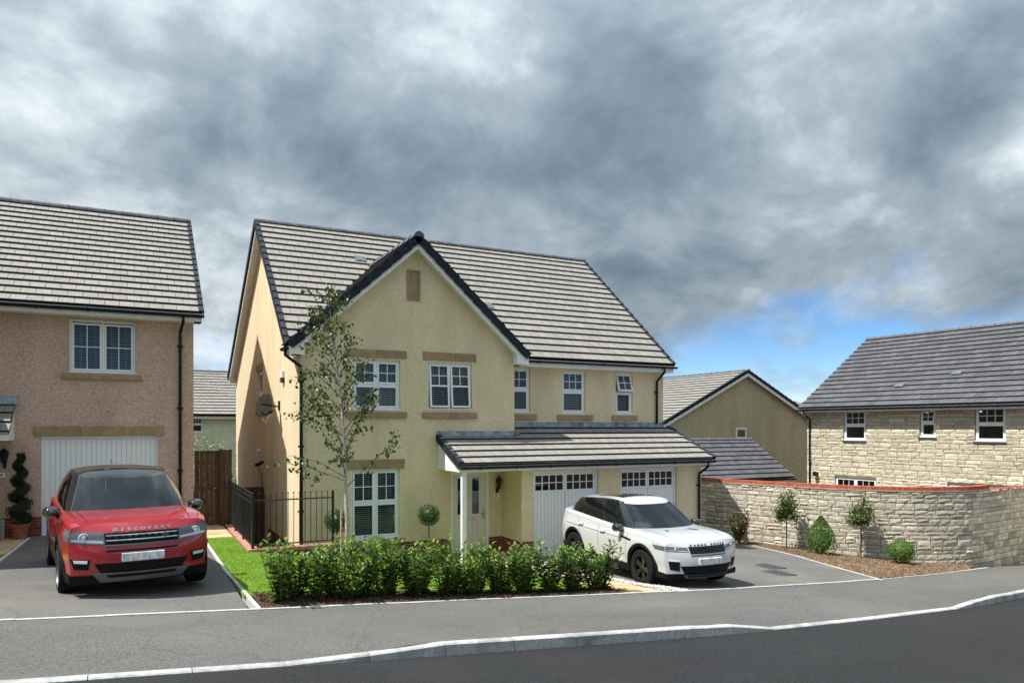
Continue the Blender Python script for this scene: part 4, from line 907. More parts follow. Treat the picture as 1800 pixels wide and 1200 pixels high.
for s in frange(0, WS[-1], .2):
    p, d = wall_at(s); n = Vector((-d.y, d.x, 0)); t = WTOP if s < SBEND else WTOP - .13
    rows.append([p + n * .01 + Vector((0, 0, -1.4)), p + n * .01 + Vector((0, 0, t)), p + n * .24 + Vector((0, 0, t)), p + n * .24 + Vector((0, 0, -1.4))])
core.grid(rows).build('wall_core', mortar, gw)
def wscore(u):
    p, d = wall_at((u[0] + u[1]) / 2); dep = depth(p); n = Vector((d.y, -d.x, 0)); vis = max(0, n.dot((CAMP - p).normalized())); cx_ = ((p.x - CAMP.x) * E1[0] - (p.y - CAMP.y) * E1[1]) / dep
    return (u[1] - u[0]) * (u[3] - u[2]) * vis / dep ** 2 if (cx_ < .71 and p.y < 1.6 and u[3] > H(p.x, p.y)) else 0
lay_stones(gw, stone_units('stone', stone_m), courses(-1.3, WTOP - .01, (.11, .13, .17, .2, .23)), WS[-1], wplace, (), 300, .024, wscore, (.18, .5), stone_m)
# tile creasing and brick-on-edge coping
for (s0, s1, zt) in ((0, SBEND, WTOP), (SBEND, WS[-1], WTOP - .13)):
    cr = MB(); rows = []
    for s in frange(s0, s1, .2): p, d = wall_at(s); n = Vector((-d.y, d.x, 0)); rows.append([p - n * .04 + Vector((0, 0, zt)), p - n * .04 + Vector((0, 0, zt + .028)), p + n * .28 + Vector((0, 0, zt + .028)), p + n * .28 + Vector((0, 0, zt))])
    cr.grid(rows, close=True).build('creasing_course', noisy('creasing', (.30, .20, .15), (.46, .36, .28), 12, .9), gw)
    cm = MB(); rows = []
    for s in frange(s0, s1, .2): p, d = wall_at(s); n = Vector((-d.y, d.x, 0)); rows.append([p - n * .008 + Vector((0, 0, zt + .028)), p - n * .008 + Vector((0, 0, zt + .125)), p + n * .2 + Vector((0, 0, zt + .125)), p + n * .2 + Vector((0, 0, zt + .028))])
    cm.grid(rows).build('coping_mortar', noisy('pink_mortar', (.42, .27, .2), (.5, .35, .27), 30, .9), gw)
    bme = bpy.data.meshes.get('coping_brick') or MB().box(.006, .074, -.016, .21, 0, .103).mesh('coping_brick', noisy('coping_brick', (.30, .055, .03), (.42, .11, .06), 12, .85, .3, 80, rnd=.2))
    s = s0
    while s < s1 - .08: link('coping_brick', bme, gw, wplace(s, zt + .029)); s += .082

# right-hand stone house ------------------------------------------------
FD = Vector((.0645, -.998, 0)).normalized(); FN = Vector((FD.y * -1, FD.x, 0))   # along the facade towards the viewer, inwards
def plan_hit(u, o, d):
    r = ray(u, VH); k = (o - CAMP); den = r.x * d.y - r.y * d.x; t = (k.x * d.y - k.y * d.x) / den; p = CAMP + r * t; s = (p - o).dot(d); return p, s, t
FO = Vector((21.55, 2.53, 0)); corner, s_c, t_c = plan_hit(1419, FO, FD); corner.z = 0
BZ = -.95
sh = thing('stone_house', 'pale limestone house with dark tiled roof behind the garden wall', 'house', (corner.x, corner.y, BZ), math.atan2(FD.y, FD.x))
def fac(u, v): p, s, t = plan_hit(u, corner, FD); return s, CAMP.z + (VH - v) / FPX * t - BZ
def rect(u0, v0, u1, v1): a, zt = fac(u0, v0); b, zb = fac(u1, v1); return a, b, zb, zt
SHL = 17.0
wins = [rect(1483, 721, 1522, 774), rect(1617, 720, 1645, 768), rect(1714, 715, 1768, 776)]
ga, gzt = fac(1468, 837); gb, _ = fac(1540, 839); pa, pzt = fac(1666, 847); pb, _ = fac(1778, 852)
wins += [(ga, gb, gzt - 1.1, gzt), (pa, pb, gzt - 2.1, gzt + .02)]
wb_ = [(a, b, c, d) for a, b, c, d in wins]
EZ = fac(1440, 722)[1]
ident = Matrix.Identity(4); m = MB(); wall_face(m, ident, SHL, -1, EZ + .1, wb_, reveal=.12); m.build('wall_backing', mortar, sh)
wm = MB(); ev_h = EZ
# gable ends and back
TSH = .665; RUN = 4.35; zr_ = EZ + .12 + (RUN + .35) * TSH
wm.add([(0, 0, -1), (0, 2 * RUN, -1), (0, 2 * RUN, EZ), (0, RUN, zr_ - .3), (0, 0, EZ)], [(0, 1, 2, 3, 4)]); wm.add([(SHL, 0, -1), (SHL, 2 * RUN, -1), (SHL, 2 * RUN, EZ), (SHL, RUN, zr_ - .3), (SHL, 0, EZ)], [(0, 1, 2, 3, 4)]); wm.add([(0, 2 * RUN, -1), (SHL, 2 * RUN, -1), (SHL, 2 * RUN, EZ), (0, 2 * RUN, EZ)], [(0, 1, 2, 3)]); wm.build('gable_wall', stone_h, sh)
def sscore(u):
    x = (u[0] + u[1]) / 2; p = Vector((corner.x, corner.y, 0)) + FD * x; dep = depth(p); cx_ = ((p.x - CAMP.x) * E1[0] - (p.y - CAMP.y) * E1[1]) / dep; vz = VH - (u[2] + BZ - CAMP.z) * FPX / dep
    return (u[1] - u[0]) * (u[3] - u[2]) / dep ** 2 if (cx_ < .70 and vz < 846) else 0
lay_stones(sh, stone_units('stone', stone_h), courses(-.6, EZ + .05), SHL, lambda s, z: Matrix.Translation((s, 0, z)), wb_, 300, .022, sscore, (.22, .6), stone_h)
for k, (a, b, c, d) in enumerate(wins):
    w, h = b - a, d - c
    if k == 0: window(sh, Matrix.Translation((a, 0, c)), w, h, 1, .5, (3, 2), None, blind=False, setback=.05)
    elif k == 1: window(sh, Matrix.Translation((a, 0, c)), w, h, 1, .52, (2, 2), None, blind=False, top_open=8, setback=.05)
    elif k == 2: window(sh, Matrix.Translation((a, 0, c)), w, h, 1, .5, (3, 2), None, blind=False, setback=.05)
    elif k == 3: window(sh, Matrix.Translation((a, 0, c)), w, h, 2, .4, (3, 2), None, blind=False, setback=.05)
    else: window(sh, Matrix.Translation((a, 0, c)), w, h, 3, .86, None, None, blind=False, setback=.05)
    if k < 3: box('sill', plain('dark_sill', (.06, .055, .05), .7), sh, a - .04, b + .04, -.05, .03, c - .07, c - .015)
    if k in (0, 2): MB().grid([[(a + .08 + .012 * math.sin(i * 1.9), .28 + .02 * math.cos(i * 2.3) + i * .012, z) for z in (c + .05, d - .05)] for i in range(10)]).build('curtain', plain('grey_curtain', (.35, .36, .36), .9), sh)
a, b, c, d = wins[1]; MB().lathe([(0, 0), (.07, 0), (.09, .14), (.085, .15), (0, .14)], 14, ((a + b) / 2 + .08, .22, c + .08)).build('windowsill_pot', plain('lime_pot', (.42, .42, .08), .4), sh, smooth=False)
rf = Roof(sh, [tile_dark, tile_edge], .345, .30); EY, EZT = -.36, EZ + .12
rf.slope((-.18, EY, EZT), (1, 0, 0), (0, 1, TSH), (RUN - EY) * math.hypot(1, TSH), lambda d: [(0, SHL + .3)]); rf.finish(300)
dk = MB(); zr_ = EZT + (RUN - EY) * TSH
dk.add([(-.18, EY, EZT - .04), (SHL + .2, EY, EZT - .04), (SHL + .2, RUN, zr_ - .04), (-.18, RUN, zr_ - .04)], [(0, 1, 2, 3)]); dk.add([(-.18, 2 * RUN + .36, EZT - .04), (SHL + .2, 2 * RUN + .36, EZT - .04), (SHL + .2, RUN, zr_ - .042), (-.18, RUN, zr_ - .042)], [(0, 1, 2, 3)]); dk.build('roof_deck', tile_dark, sh)
ridge_run(sh, (-.2, RUN, zr_), (SHL + .2, RUN, zr_)); box('fascia', white_paint, sh, -.16, SHL + .2, EY + .02, EY + .05, EZ - .06, EZ + .1); box('soffit', white_paint, sh, -.16, SHL + .2, EY + .05, 0, EZ - .06, EZ - .04); gutter(sh, (-.18, EY - .04, EZ + .06), (SHL, EY - .04, EZ + .06))
MB().prism([(EY + .03, EZ - .06), (.1, EZ - .06), (.1, EZ + .3), (EY + .03, EZ + .08)], 'x', -.17, -.02).build('bargeboard_foot', white_paint, sh)
downpipe(sh, (.12, EY - .04, EZ + .02), (.16, -.06, EZ - .4), -.9)
for (u, v) in ((1582, 679), (1683, 657)):
    nn = Vector((FN.x * -TSH, FN.y * -TSH, 1)); p0 = corner + FN * EY + Vector((0, 0, BZ + EZT)); r_ = ray(u, v); t_ = nn.dot(p0 - CAMP) / nn.dot(r_); p = sh.matrix_basis if False else CAMP + r_ * t_
    loc = Matrix.Rotation(-math.atan2(FD.y, FD.x), 4, 'Z') @ (p - Vector((corner.x, corner.y, BZ))); o = MB().box(-.17, .17, -.12, .12, .05, .075).box(-.12, .12, -.09, -.01, .075, .08).build('roof_vent', MATS['vent_grey'], sh); o.matrix_basis = Matrix.Translation(loc) @ Matrix.Rotation(math.atan(TSH), 4, 'X')
fz = fac(1437, 832); fl = thing('flue_cowl', 'round black boiler flue on the stone facade near its downpipe', 'flue', Vector((corner.x, corner.y, BZ)) + FD * fz[0] + Vector((0, 0, fz[1])), math.atan2(FD.y, FD.x)); MB().tube([(0, .05, 0), (0, -.14, 0)], .07, 14).build('pipe', black, fl); MB().lathe([(.05, -.13), (.1, -.14), (.1, -.19), (0, -.2)], 14, (0, 0, 0), 'y').build('cowl', black, fl)

# ================================================================== BACKGROUND HOUSES
# beige gabled house between the main house and the stone house
def gable_house(label, u_l, u_r, u_ap, v_ap, v_e, Y, back, base, wallm, tiles, name='gabled_house', parts=200):
    a = onY(u_l, v_e, Y); b = onY(u_r, v_e, Y); ap = onY(u_ap, v_ap, Y); t = wthing(name, label, 'house', (ap.x, Y, base))
    hw = max(ap.x - a.x, b.x - ap.x); ez = a.z; x0, x1 = ap.x - hw, ap.x + hw; tn = (ap.z - ez) / hw
    m = MB(); m.add([(x0 + .25, Y, base), (x1 - .25, Y, base), (x1 - .25, Y, ez + .1), (ap.x, Y, ap.z - .15), (x0 + .25, Y, ez + .1)], [(0, 1, 2, 3, 4)]); m.box(x0 + .25, x1 - .25, Y + .01, Y + back, base, ez); m.build('wall', wallm, t)
    rf = Roof(t, [tiles, tile_edge], .345, .30); L_ = hw * math.hypot(1, tn)
    rf.slope((x0, Y - .25, ez), (0, 1, 0), (1, 0, tn), L_, lambda d: [(0, back)]); rf.finish(parts)
    dk = MB(); dk.add([(x0, Y - .25, ez - .04), (ap.x, Y - .25, ap.z - .04), (ap.x, Y + back, ap.z - .04), (x0, Y + back, ez - .04)], [(0, 1, 2, 3)]); dk.add([(x1, Y - .25, ez - .04), (ap.x, Y - .25, ap.z - .042), (ap.x, Y + back, ap.z - .042), (x1, Y + back, ez - .04)], [(0, 1, 2, 3)]); dk.build('roof_deck', tiles, t)
    ridge_run(t, (ap.x, Y - .3, ap.z), (ap.x, Y + back, ap.z))
    for s_ in (-1, 1):
        xe = ap.x + s_ * hw; verge_units(t, (xe, Y - .25, ez), (-s_, 0, tn), L_, (0, -1, 0), (s_ * tn, 0, 1), h=.08)
        m = MB(); A, B = Vector((xe, Y - .24, ez)), Vector((ap.x, Y - .24, ap.z)); q = Vector((0, .03, 0)); vs = [p + k for k in (Vector(), q) for p in (A + Vector((0, 0, -.27)), B + Vector((0, 0, -.27)), B + Vector((0, 0, -.07)), A + Vector((0, 0, -.07)))]
        m.add(vs, [(0, 1, 2, 3), (4, 7, 6, 5), (0, 4, 5, 1), (1, 5, 6, 2), (2, 6, 7, 3), (3, 7, 4, 0)]); m.build('bargeboard', white_paint, t)
    return t, ap
YG = 11.0
bh, ap = gable_house('beige gabled house beyond the cream house, facing the street', 1168, 1440, 1309, 652, 744, YG, 11, -2.4, beige, tile_light)
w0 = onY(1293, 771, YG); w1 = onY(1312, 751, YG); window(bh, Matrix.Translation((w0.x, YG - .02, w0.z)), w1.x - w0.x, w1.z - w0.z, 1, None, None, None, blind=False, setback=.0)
# low garage with dark roof in front of it
YGa = 6.2; a = onY(1225, 840, YGa); b = onY(1397, 838, YGa); rz = onY(1340, 772, YGa + 2.6)
ga_ = wthing('low_garage', 'low garage with dark tiled roof behind the brick coping', 'garage', ((a.x + b.x) / 2, YGa, -1.6)); x0, x1 = a.x - 2.5, b.x; tn = (rz.z - b.z) / 2.6
MB().box(x0 + .2, x1 - .25, YGa + .25, YGa + 5, -1.6, b.z - .05).build('wall', cream, ga_)
rf = Roof(ga_, [tile_dark, tile_edge]); xr = rz.x
rf.slope((x0, YGa, b.z), (1, 0, 0), (0, 1, tn), 2.6 * math.hypot(1, tn), lambda d: [(0, (x1 - x0))]); rf.finish(140)
dk = MB(); dk.add([(x0, YGa, b.z - .04), (x1, YGa, b.z - .04), (x1, YGa + 2.6, rz.z - .04), (x0, YGa + 2.6, rz.z - .04)], [(0, 1, 2, 3)]); dk.add([(x0, YGa + 5.2, b.z - .04), (x1, YGa + 5.2, b.z - .04), (x1, YGa + 2.6, rz.z - .042), (x0, YGa + 2.6, rz.z - .042)], [(0, 1, 2, 3)]); dk.build('roof_deck', tile_dark, ga_)
ridge_run(ga_, (x0, YGa + 2.6, rz.z), (x1, YGa + 2.6, rz.z)); box('fascia', white_paint, ga_, x0, x1 - .05, YGa + .02, YGa + .05, b.z - .25, b.z - .08); gutter(ga_, (x0, YGa - .04, b.z - .06), (x1, YGa - .04, b.z - .06), brackets=False)
# roof peeping out behind
YH = 19.0; a = onY(1365, 712, YH); b = onY(1422, 712, YH); r0 = onY(1360, 684, YH + 3.2); 
fh = wthing('distant_house', 'far pale tiled roof just left of the stone house gable', 'house', (a.x, YH, -3)); tn = (r0.z - a.z) / 3.2
MB().box(a.x - 4, b.x, YH + .3, YH + 6, -3, a.z - .05).build('wall', beige, fh); rf = Roof(fh, [tile_light, tile_edge]); rf.slope((a.x - 4, YH, a.z), (1, 0, 0), (0, 1, tn), 3.2 * math.hypot(1, tn), lambda d: [(0, b.x - a.x + 4 - d * .55)]); rf.finish(40); ridge_run(fh, (a.x - 4, YH + 3.2, r0.z), (b.x - 1.6, YH + 3.2, r0.z)); MB().add([(a.x - 4, YH + .02, a.z - .03), (b.x, YH + .02, a.z - .03), (b.x - 1.7, YH + 3.2, r0.z - .03), (a.x - 4, YH + 3.2, r0.z - .03)], [(0, 1, 2, 3)]).build('roof_deck', tile_light, fh)
# pale green house seen between the pink and cream houses
YN = 27.0; e0 = onY(330, 728, YN); e1_ = onY(425, 731, YN); r1 = onY(370, 653, YN + 4.4)
nh = wthing('green_house', 'pale green rendered house with grey roof in the gap between houses', 'house', (e0.x, YN, -2.2)); tn = (r1.z - e0.z) / 4.4; x0, x1 = e0.x - 4, e1_.x + 5
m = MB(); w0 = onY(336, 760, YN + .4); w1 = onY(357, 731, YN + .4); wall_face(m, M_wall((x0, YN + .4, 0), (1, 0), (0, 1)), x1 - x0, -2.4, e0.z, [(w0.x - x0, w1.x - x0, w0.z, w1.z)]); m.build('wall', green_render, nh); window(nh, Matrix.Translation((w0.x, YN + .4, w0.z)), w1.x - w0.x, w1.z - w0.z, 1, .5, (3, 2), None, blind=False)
rf = Roof(nh, [tile_light, tile_edge]); rf.slope((x0, YN, e0.z), (1, 0, 0), (0, 1, tn), 4.4 * math.hypot(1, tn), lambda d: [(0, x1 - x0)]); rf.finish(150); ridge_run(nh, (x0, YN + 4.4, r1.z), (x1, YN + 4.4, r1.z)); box('fascia', white_paint, nh, x0, x1, YN + .03, YN + .06, e0.z - .24, e0.z - .05); gutter(nh, (x0, YN - .04, e0.z - .04), (x1, YN - .04, e0.z - .04), brackets=False)
MB().add([(x0, YN, e0.z - .04), (x1, YN, e0.z - .04), (x1, YN + 4.4, r1.z - .04), (x0, YN + 4.4, r1.z - .04)], [(0, 1, 2, 3)]).build('roof_deck', tile_edge, nh)

# ================================================================== CARS
rubber = noisy('tyre_rubber', (.008, .008, .009), (.018, .018, .019), 40, .85, .3, 150, spec=.12)
trim = plain('black_trim', (.006, .006, .0065), .6, 0, .15); gloss_black = plain('gloss_black', (.008, .008, .009), .08, 0, .5, 1)
seat_m = plain('car_seat', (.05, .047, .045), .8); chrome = plain('chrome', (.75, .76, .78), .12, 1)
silver_trim = plain('skid_silver', (.13, .135, .14), .45, .5); amber = plain('lamp_lens', (.75, .78, .82), .1, .2)
def paint(name, col, metal=.0):
    m, nt, b = new_mat(name); b.inputs['Base Color'].default_value = lin(col); b.inputs['Metallic'].default_value = metal; b.inputs['Roughness'].default_value = .32
    b.inputs['Coat Weight'].default_value = 1; b.inputs['Coat Roughness'].default_value = .02; return m
windscreen_g = glassy('windscreen_glass', (.42, .5, .52), .8, ior=1.6); tinted_g = glassy('tinted_car_glass', (.10, .11, .12), .6); lamp_g = glassy('headlamp_glass', (.9, .93, .95), .85)
def smooth_interp(pts, x):
    if x <= pts[0][0]: return pts[0][1]
    if x >= pts[-1][0]: return pts[-1][1]
    for i in range(len(pts) - 1):
        (a, p), (b, q) = pts[i], pts[i + 1]
        if x <= b:
            t = (x - a) / (b - a); m0 = (q - pts[i - 1][1]) / (b - pts[i - 1][0]) if i else (q - p) / (b - a); m1 = (pts[i + 2][1] - p) / (pts[i + 2][0] - a) if i + 2 < len(pts) else (q - p) / (b - a); h = b - a
            return (2 * t ** 3 - 3 * t * t + 1) * p + (t ** 3 - 2 * t * t + t) * h * m0 + (-2 * t ** 3 + 3 * t * t) * q + (t ** 3 - t * t) * h * m1
class Car:
    def __init__(s, name, label, loc, rz, sp, pm):
        s.sp = sp; s.pm = pm; s.root = thing(name, label, 'car', loc, rz, 'cars on the driveways'); s.root.rotation_euler[1] = -sp.get('pitch', 0)
    def zt(s, x): return smooth_interp(s.sp['ztop'], x)
    def prof(s, z): return smooth_interp(s.sp['prof'], z)
    def side(s, x, z): return smooth_interp(s.sp['plan'], x) * s.prof(z)
    def lean(s, z): return smooth_interp(s.sp['lean'], z)
    def warp(s, x, y, z):
        h = max(.05, s.side(x, z)); q = min(1, abs(y) / h); w = sstep(s.sp['xf'] - .75, s.sp['xf'], x); wr = sstep(s.sp['xr'] + .5, s.sp['xr'], x) if x < s.sp['xr'] + .5 else 0
        return Vector((x + w * (s.sp['B'] * (1 - q ** 2.2) + s.lean(z) * (1 - q ** 4)) - wr * .14 * (1 - q ** 2.2), y, z))
    def deck(s, x, q):
        z0 = s.zt(x); r = .07; n = 5; return z0 - r + (r + s.sp.get('crown', .035)) * (max(0, 1 - abs(q) ** n)) ** (1 / n)
    def body(s):
        sp = s.sp; xs = frange(sp['xr'], sp['xf'], .06); m = MB(); nz = 16; nq = 24
        def zrow(x): b = smooth_interp(sp['zbot'], x); t = s.zt(x) - .07; return [lerp(b, t, (k / nz)) for k in range(nz + 1)]
        for sg in (1, -1): m.grid([[s.warp(x, sg * s.side(x, z), z) for z in zrow(x)] for x in xs])
        m.grid([[s.warp(x, q * s.side(x, s.zt(x) - .07), s.deck(x, q)) for q in [math.sin(PI / 2 * (2 * k / nq - 1)) for k in range(nq + 1)]] for x in xs])
        m.grid([[s.warp(x, q * s.side(x, zrow(x)[0]), zrow(x)[0]) for q in [math.sin(PI / 2 * (2 * k / nq - 1)) for k in range(nq + 1)]] for x in xs])
        for x in (xs[0], xs[-1]):
            zz = zrow(x)
            m.grid([[s.warp(x, q * s.side(x, z), z) for q in [math.sin(PI / 2 * (2 * k / nq - 1)) for k in range(nq + 1)]] for z in zz] + [[s.warp(x, q * s.side(x, s.zt(x) - .07), s.deck(x, q)) for q in [math.sin(PI / 2 * (2 * k / nq - 1)) for k in range(nq + 1)]]])
        me = bpy.data.meshes.new('body'); me.from_pydata(m.v, [], m.f); bm = bmesh.new(); bm.from_mesh(me); bmesh.ops.remove_doubles(bm, verts=bm.verts, dist=.0008); bmesh.ops.recalc_face_normals(bm, faces=bm.faces); bm.to_mesh(me); bm.free()
        me.materials.append(s.pm); me.materials.append(trim)
        o = bpy.data.objects.new('tmp_body', me); COL.objects.link(o); cuts = []
        for x in (sp['wb'] / 2, -sp['wb'] / 2):
            for sg in (1, -1):
                c = MB().lathe([(0, .5), (sp['ra'], .5), (sp['ra'], 1.3), (0, 1.3)], 40, (x, 0, sp['rw'] + .01), 'y'); c.v = [(a, b * sg, d) for a, b, d in c.v]; cm = c.mesh('cutter', [s.pm, trim])
                bm = bmesh.new(); bm.from_mesh(cm); bmesh.ops.remove_doubles(bm, verts=bm.verts, dist=.0005); bmesh.ops.recalc_face_normals(bm, faces=bm.faces); bm.to_mesh(cm); bm.free()
                cm.polygons.foreach_set('material_index', [1] * len(cm.polygons)); co = bpy.data.objects.new('tmp_cut', cm); COL.objects.link(co); cuts.append(co)
                b = o.modifiers.new('cut', 'BOOLEAN'); b.object = co; b.operation = 'DIFFERENCE'; b.solver = 'EXACT'
        bpy.context.view_layer.update(); res = bpy.data.meshes.new_from_object(o.evaluated_get(bpy.context.evaluated_depsgraph_get())); bpy.data.objects.remove(o)
        for c in cuts: bpy.data.objects.remove(c)
        res.polygons.foreach_set('use_smooth', [True] * len(res.polygons)); res.name = 'body'
        try: res.set_sharp_from_angle(angle=math.radians(38))
        except Exception: pass
        s.bodyo = link('body', res, s.root); return s.bodyo
    # patches that follow the surface
    def front(s, name, mat, quad, off=.006, n=14, k=6, parent=None, th=.02):
        (a, b, c, d) = quad; rows = []   # corners (y,z): lower-left, lower-right, upper-right, upper-left
        for j in range(k + 1):
            row = []
            for i in range(n + 1):
                u, v = i / n, j / k; y = lerp(lerp(a[0], b[0], u), lerp(d[0], c[0], u), v); z = lerp(lerp(a[1], b[1], u), lerp(d[1], c[1], u), v); xf = s.sp['xf']; p = s.warp(xf, y, z); row.append(p + Vector((off, 0, 0)))
            rows.append(row)
        m = MB().grid(rows); back = [[p - Vector((th + off, 0, 0)) for p in r] for r in rows]
        m.grid([rows[0], back[0]]); m.grid([rows[-1], back[-1]]); m.grid([[r[0] for r in rows], [r[0] for r in back]]); m.grid([[r[-1] for r in rows], [r[-1] for r in back]])
        return m.build(name, mat, parent or s.root)
    def flank(s, name, mat, sg, quad, off=.005, n=12, k=3, parent=None):
        (a, b, c, d) = quad; rows = []
        for j in range(k + 1):
            row = []
            for i in range(n + 1):
                u, v = i / n, j / k; x = lerp(lerp(a[0], b[0], u), lerp(d[0], c[0], u), v); z = lerp(lerp(a[1], b[1], u), lerp(d[1], c[1], u), v); row.append(Vector((x, sg * (s.side(x, z) + off), z)))
            rows.append(row)
        m = MB().grid(rows); back = [[p - Vector((0, sg * (off + .015), 0)) for p in r] for r in rows]
        m.grid([rows[0], back[0]]); m.grid([rows[-1], back[-1]]); m.grid([[r[0] for r in rows], [r[0] for r in back]]); m.grid([[r[-1] for r in rows], [r[-1] for r in back]])
        return m.build(name, mat, parent or s.root)
    def arch(s, x0, sg, r0, r1, off=.014):
        rows = []; zc = s.sp['rw'] + .01
        for i in range(31):
            g = math.radians(lerp(-14, 194, i / 30)); row = []
            for r in (r0, lerp(r0, r1, .5), r1): x, z = x0 + math.cos(g) * r, zc + math.sin(g) * r; row.append(Vector((x, sg * (s.side(x, z) + off), z)))
            x, z = x0 + math.cos(g) * r1, zc + math.sin(g) * r1; row.append(Vector((x, sg * (s.side(x, z) - .02), z))); x, z = x0 + math.cos(g) * r0, zc + math.sin(g) * r0; row.insert(0, Vector((x, sg * (s.side(x, z) - .12), z))); rows.append(row)
        MB().grid(rows).build('wheel_arch_trim', trim, s.root, smooth=True)
    def wheel(s, x, sg, rim_m, spokes=5, twin=True):
        r = s.sp['rw']; R = r * .70; y = sg * (s.sp['track'] / 2); w = MB().lathe([(R, -.11), (r * .93, -.118), (r * .985, -.1), (r, -.075), (r, -.045), (r - .008, -.042), (r - .008, -.036), (r, -.033), (r, -.004), (r - .008, -.003), (r - .008, .003), (r, .004), (r, .033), (r - .008, .036), (r - .008, .042), (r, .045), (r, .075), (r * .985, .1), (r * .93, .118), (R, .11)], 40, (0, 0, 0), 'y')
        o = w.build('wheel', rubber, s.root, smooth=False); o.location = (x, y, r)
        m = MB().lathe([(R, -.11), (R - .012, -.1), (R - .03, -.06), (R - .035, .08), (R - .012, .1), (R + .006, .116), (R - .02, .118), (R - .03, .09)], 40, (0, 0, 0), 'y'); m.lathe([(0, .075), (.05, .085), (.075, .06), (.075, .0)], 16, (0, 0, 0), 'y')
        for i in range(spokes):
            for dd in ((-.17, .17) if twin else (0,)):
                g = 2 * PI * i / spokes + dd; c, sn = math.cos(g), math.sin(g); t = Vector((-sn, 0, c)); d = Vector((c, 0, sn)); w0, w1 = .022, .03 if twin else .05; vs = []
                for rr, ww, yy in ((.05, w0, .075), (R * .55, w0, .085), (R - .02, w1, .095)):
                    for q in (-1, 1): vs += [d * rr + t * ww * q + Vector((0, yy, 0)), d * rr + t * ww * q + Vector((0, yy - .045, 0))]
                m.add(vs, [(0, 2, 6, 4), (4, 6, 10, 8), (1, 5, 7, 3), (5, 9, 11, 7), (0, 4, 5, 1), (4, 8, 9, 5), (2, 3, 7, 6), (6, 7, 11, 10)])
        if sg < 0: m.v = [(a, -b, c) for a, b, c in m.v]
        m.build('rim', rim_m, o); MB().lathe([(0, -.02), (R - .06, -.02), (R - .06, .0), (0, .0)], 24, (0, 0, 0), 'y').build('brake_disc', plain('brake_disc', (.02, .02, .02), .6), o)
    # greenhouse
    def gh(s, q, t, sg=1):
        sp = s.sp; B, T = sp['gbase'], sp['gtop']
        def outline(P, q): return Vector((smooth_interp([(k, p[0]) for k, p in P], q), smooth_interp([(k, p[1]) for k, p in P], q), 0))
        b, tp = outline(B, q), outline(T, q); b.z = s.zt(max(sp['xr'], min(sp['xf'], b.x))) - .015 + (.03 if q < .95 else 0) * 1; tp.z = smooth_interp(sp['zroof'], tp.x)
        p = b.lerp(tp, t); bulge = .035 * math.sin(PI * t); n = Vector((1, .2, 0)) if q < 1 else (Vector((0, 1, 0)) if q < 2 else Vector((-1, .2, 0)))
        p += n.normalized() * bulge * (.6 if q < 1 else 1); p.y *= sg; return p
    def panel(s, name, mat, q0, q1, t0, t1, sg=1, off=0, nq=10, nt=6, both=False, parent=None, slant=0):
        rows = []; 
        for j in range(nt + 1):
            t = lerp(t0, t1, j / nt); qs = [lerp(q0 + slant * t, q1 + slant * t, i / nq) for i in range(nq + 1)]
            row = [s.gh(q, t, sg) for q in qs]
            if both: row = [s.gh(q, t, -1) for q in qs[::-1]] + row[1 if q0 == 0 else 0:]
            rows.append([p + Vector((0, 0, 0)) for p in row])
        if off:
            cx = sum((s.sp['gtop'][k][1][0] for k in (0, -1))) / 2; rows = [[p + Vector((math.copysign(off * .6, p.x - cx) if (q1 <= 1 or q0 >= 2) else 0, math.copysign(off, p.y) if abs(p.y) > .2 else 0, 0)) for p in r] for r in rows]
        return MB().grid(rows).build(name, mat, parent or s.root, smooth=True)
    def cabin(s, roof_m, pillar_m, win_splits, body_pillars=()):
        sp = s.sp
        s.panel('windscreen', windscreen_g, 0, .93, .03, .93, both=True, nq=14)
        s.panel('header_rail', roof_m, 0, 1.0, .93, 1.0, both=True, nt=2); s.panel('scuttle', trim, 0, 1.0, -.03, .035, both=True, nt=2)
        for sg in (1, -1):
            s.panel('pillar', pillar_m if not body_pillars else pillar_m, .92, 1.05, 0, 1, sg, nt=10)
            s.panel('window_rail', pillar_m, 1.04, 2.05, .90, 1.0, sg, nq=24, nt=2); s.panel('waist_trim', pillar_m, 1.04, 2.05, -.04, .05, sg, nq=24, nt=2)
            for (a, b, kind) in win_splits: s.panel('side_window' if kind == 'g' else 'pillar', tinted_g if kind == 'g' else (s.pm if kind == 'b' else pillar_m), a, b, .03, .92, sg, slant=0)
        s.panel('rear_window', tinted_g, 2.05, 3.0, .05, .95, both=False, sg=1); s.panel('rear_window', tinted_g, 2.05, 3.0, .05, .95, both=False, sg=-1)
        # roof skin
        rows = []; qs = [3 * i / 48 for i in range(49)]
        loop = [(q, 1) for q in qs] + [(q, -1) for q in qs[::-1][1:-1]]; xm = (sp['gtop'][0][1][0] + sp['gtop'][-1][1][0]) / 2
        for k in range(8):
            f = 1 - k / 7; row = []
            for q, sg in loop:
                p = s.gh(q, 1.0, sg); x = xm + (p.x - xm) * lerp(.55, 1, f ** .6); row.append(Vector((x, p.y * f, smooth_interp(sp['zroof'], x) + .055 * (1 - f ** 2.5) + (.0 if k else -.004))))
            rows.append(row)
        return MB().grid(rows, close=True).build('roof', roof_m, s.root, smooth=True)
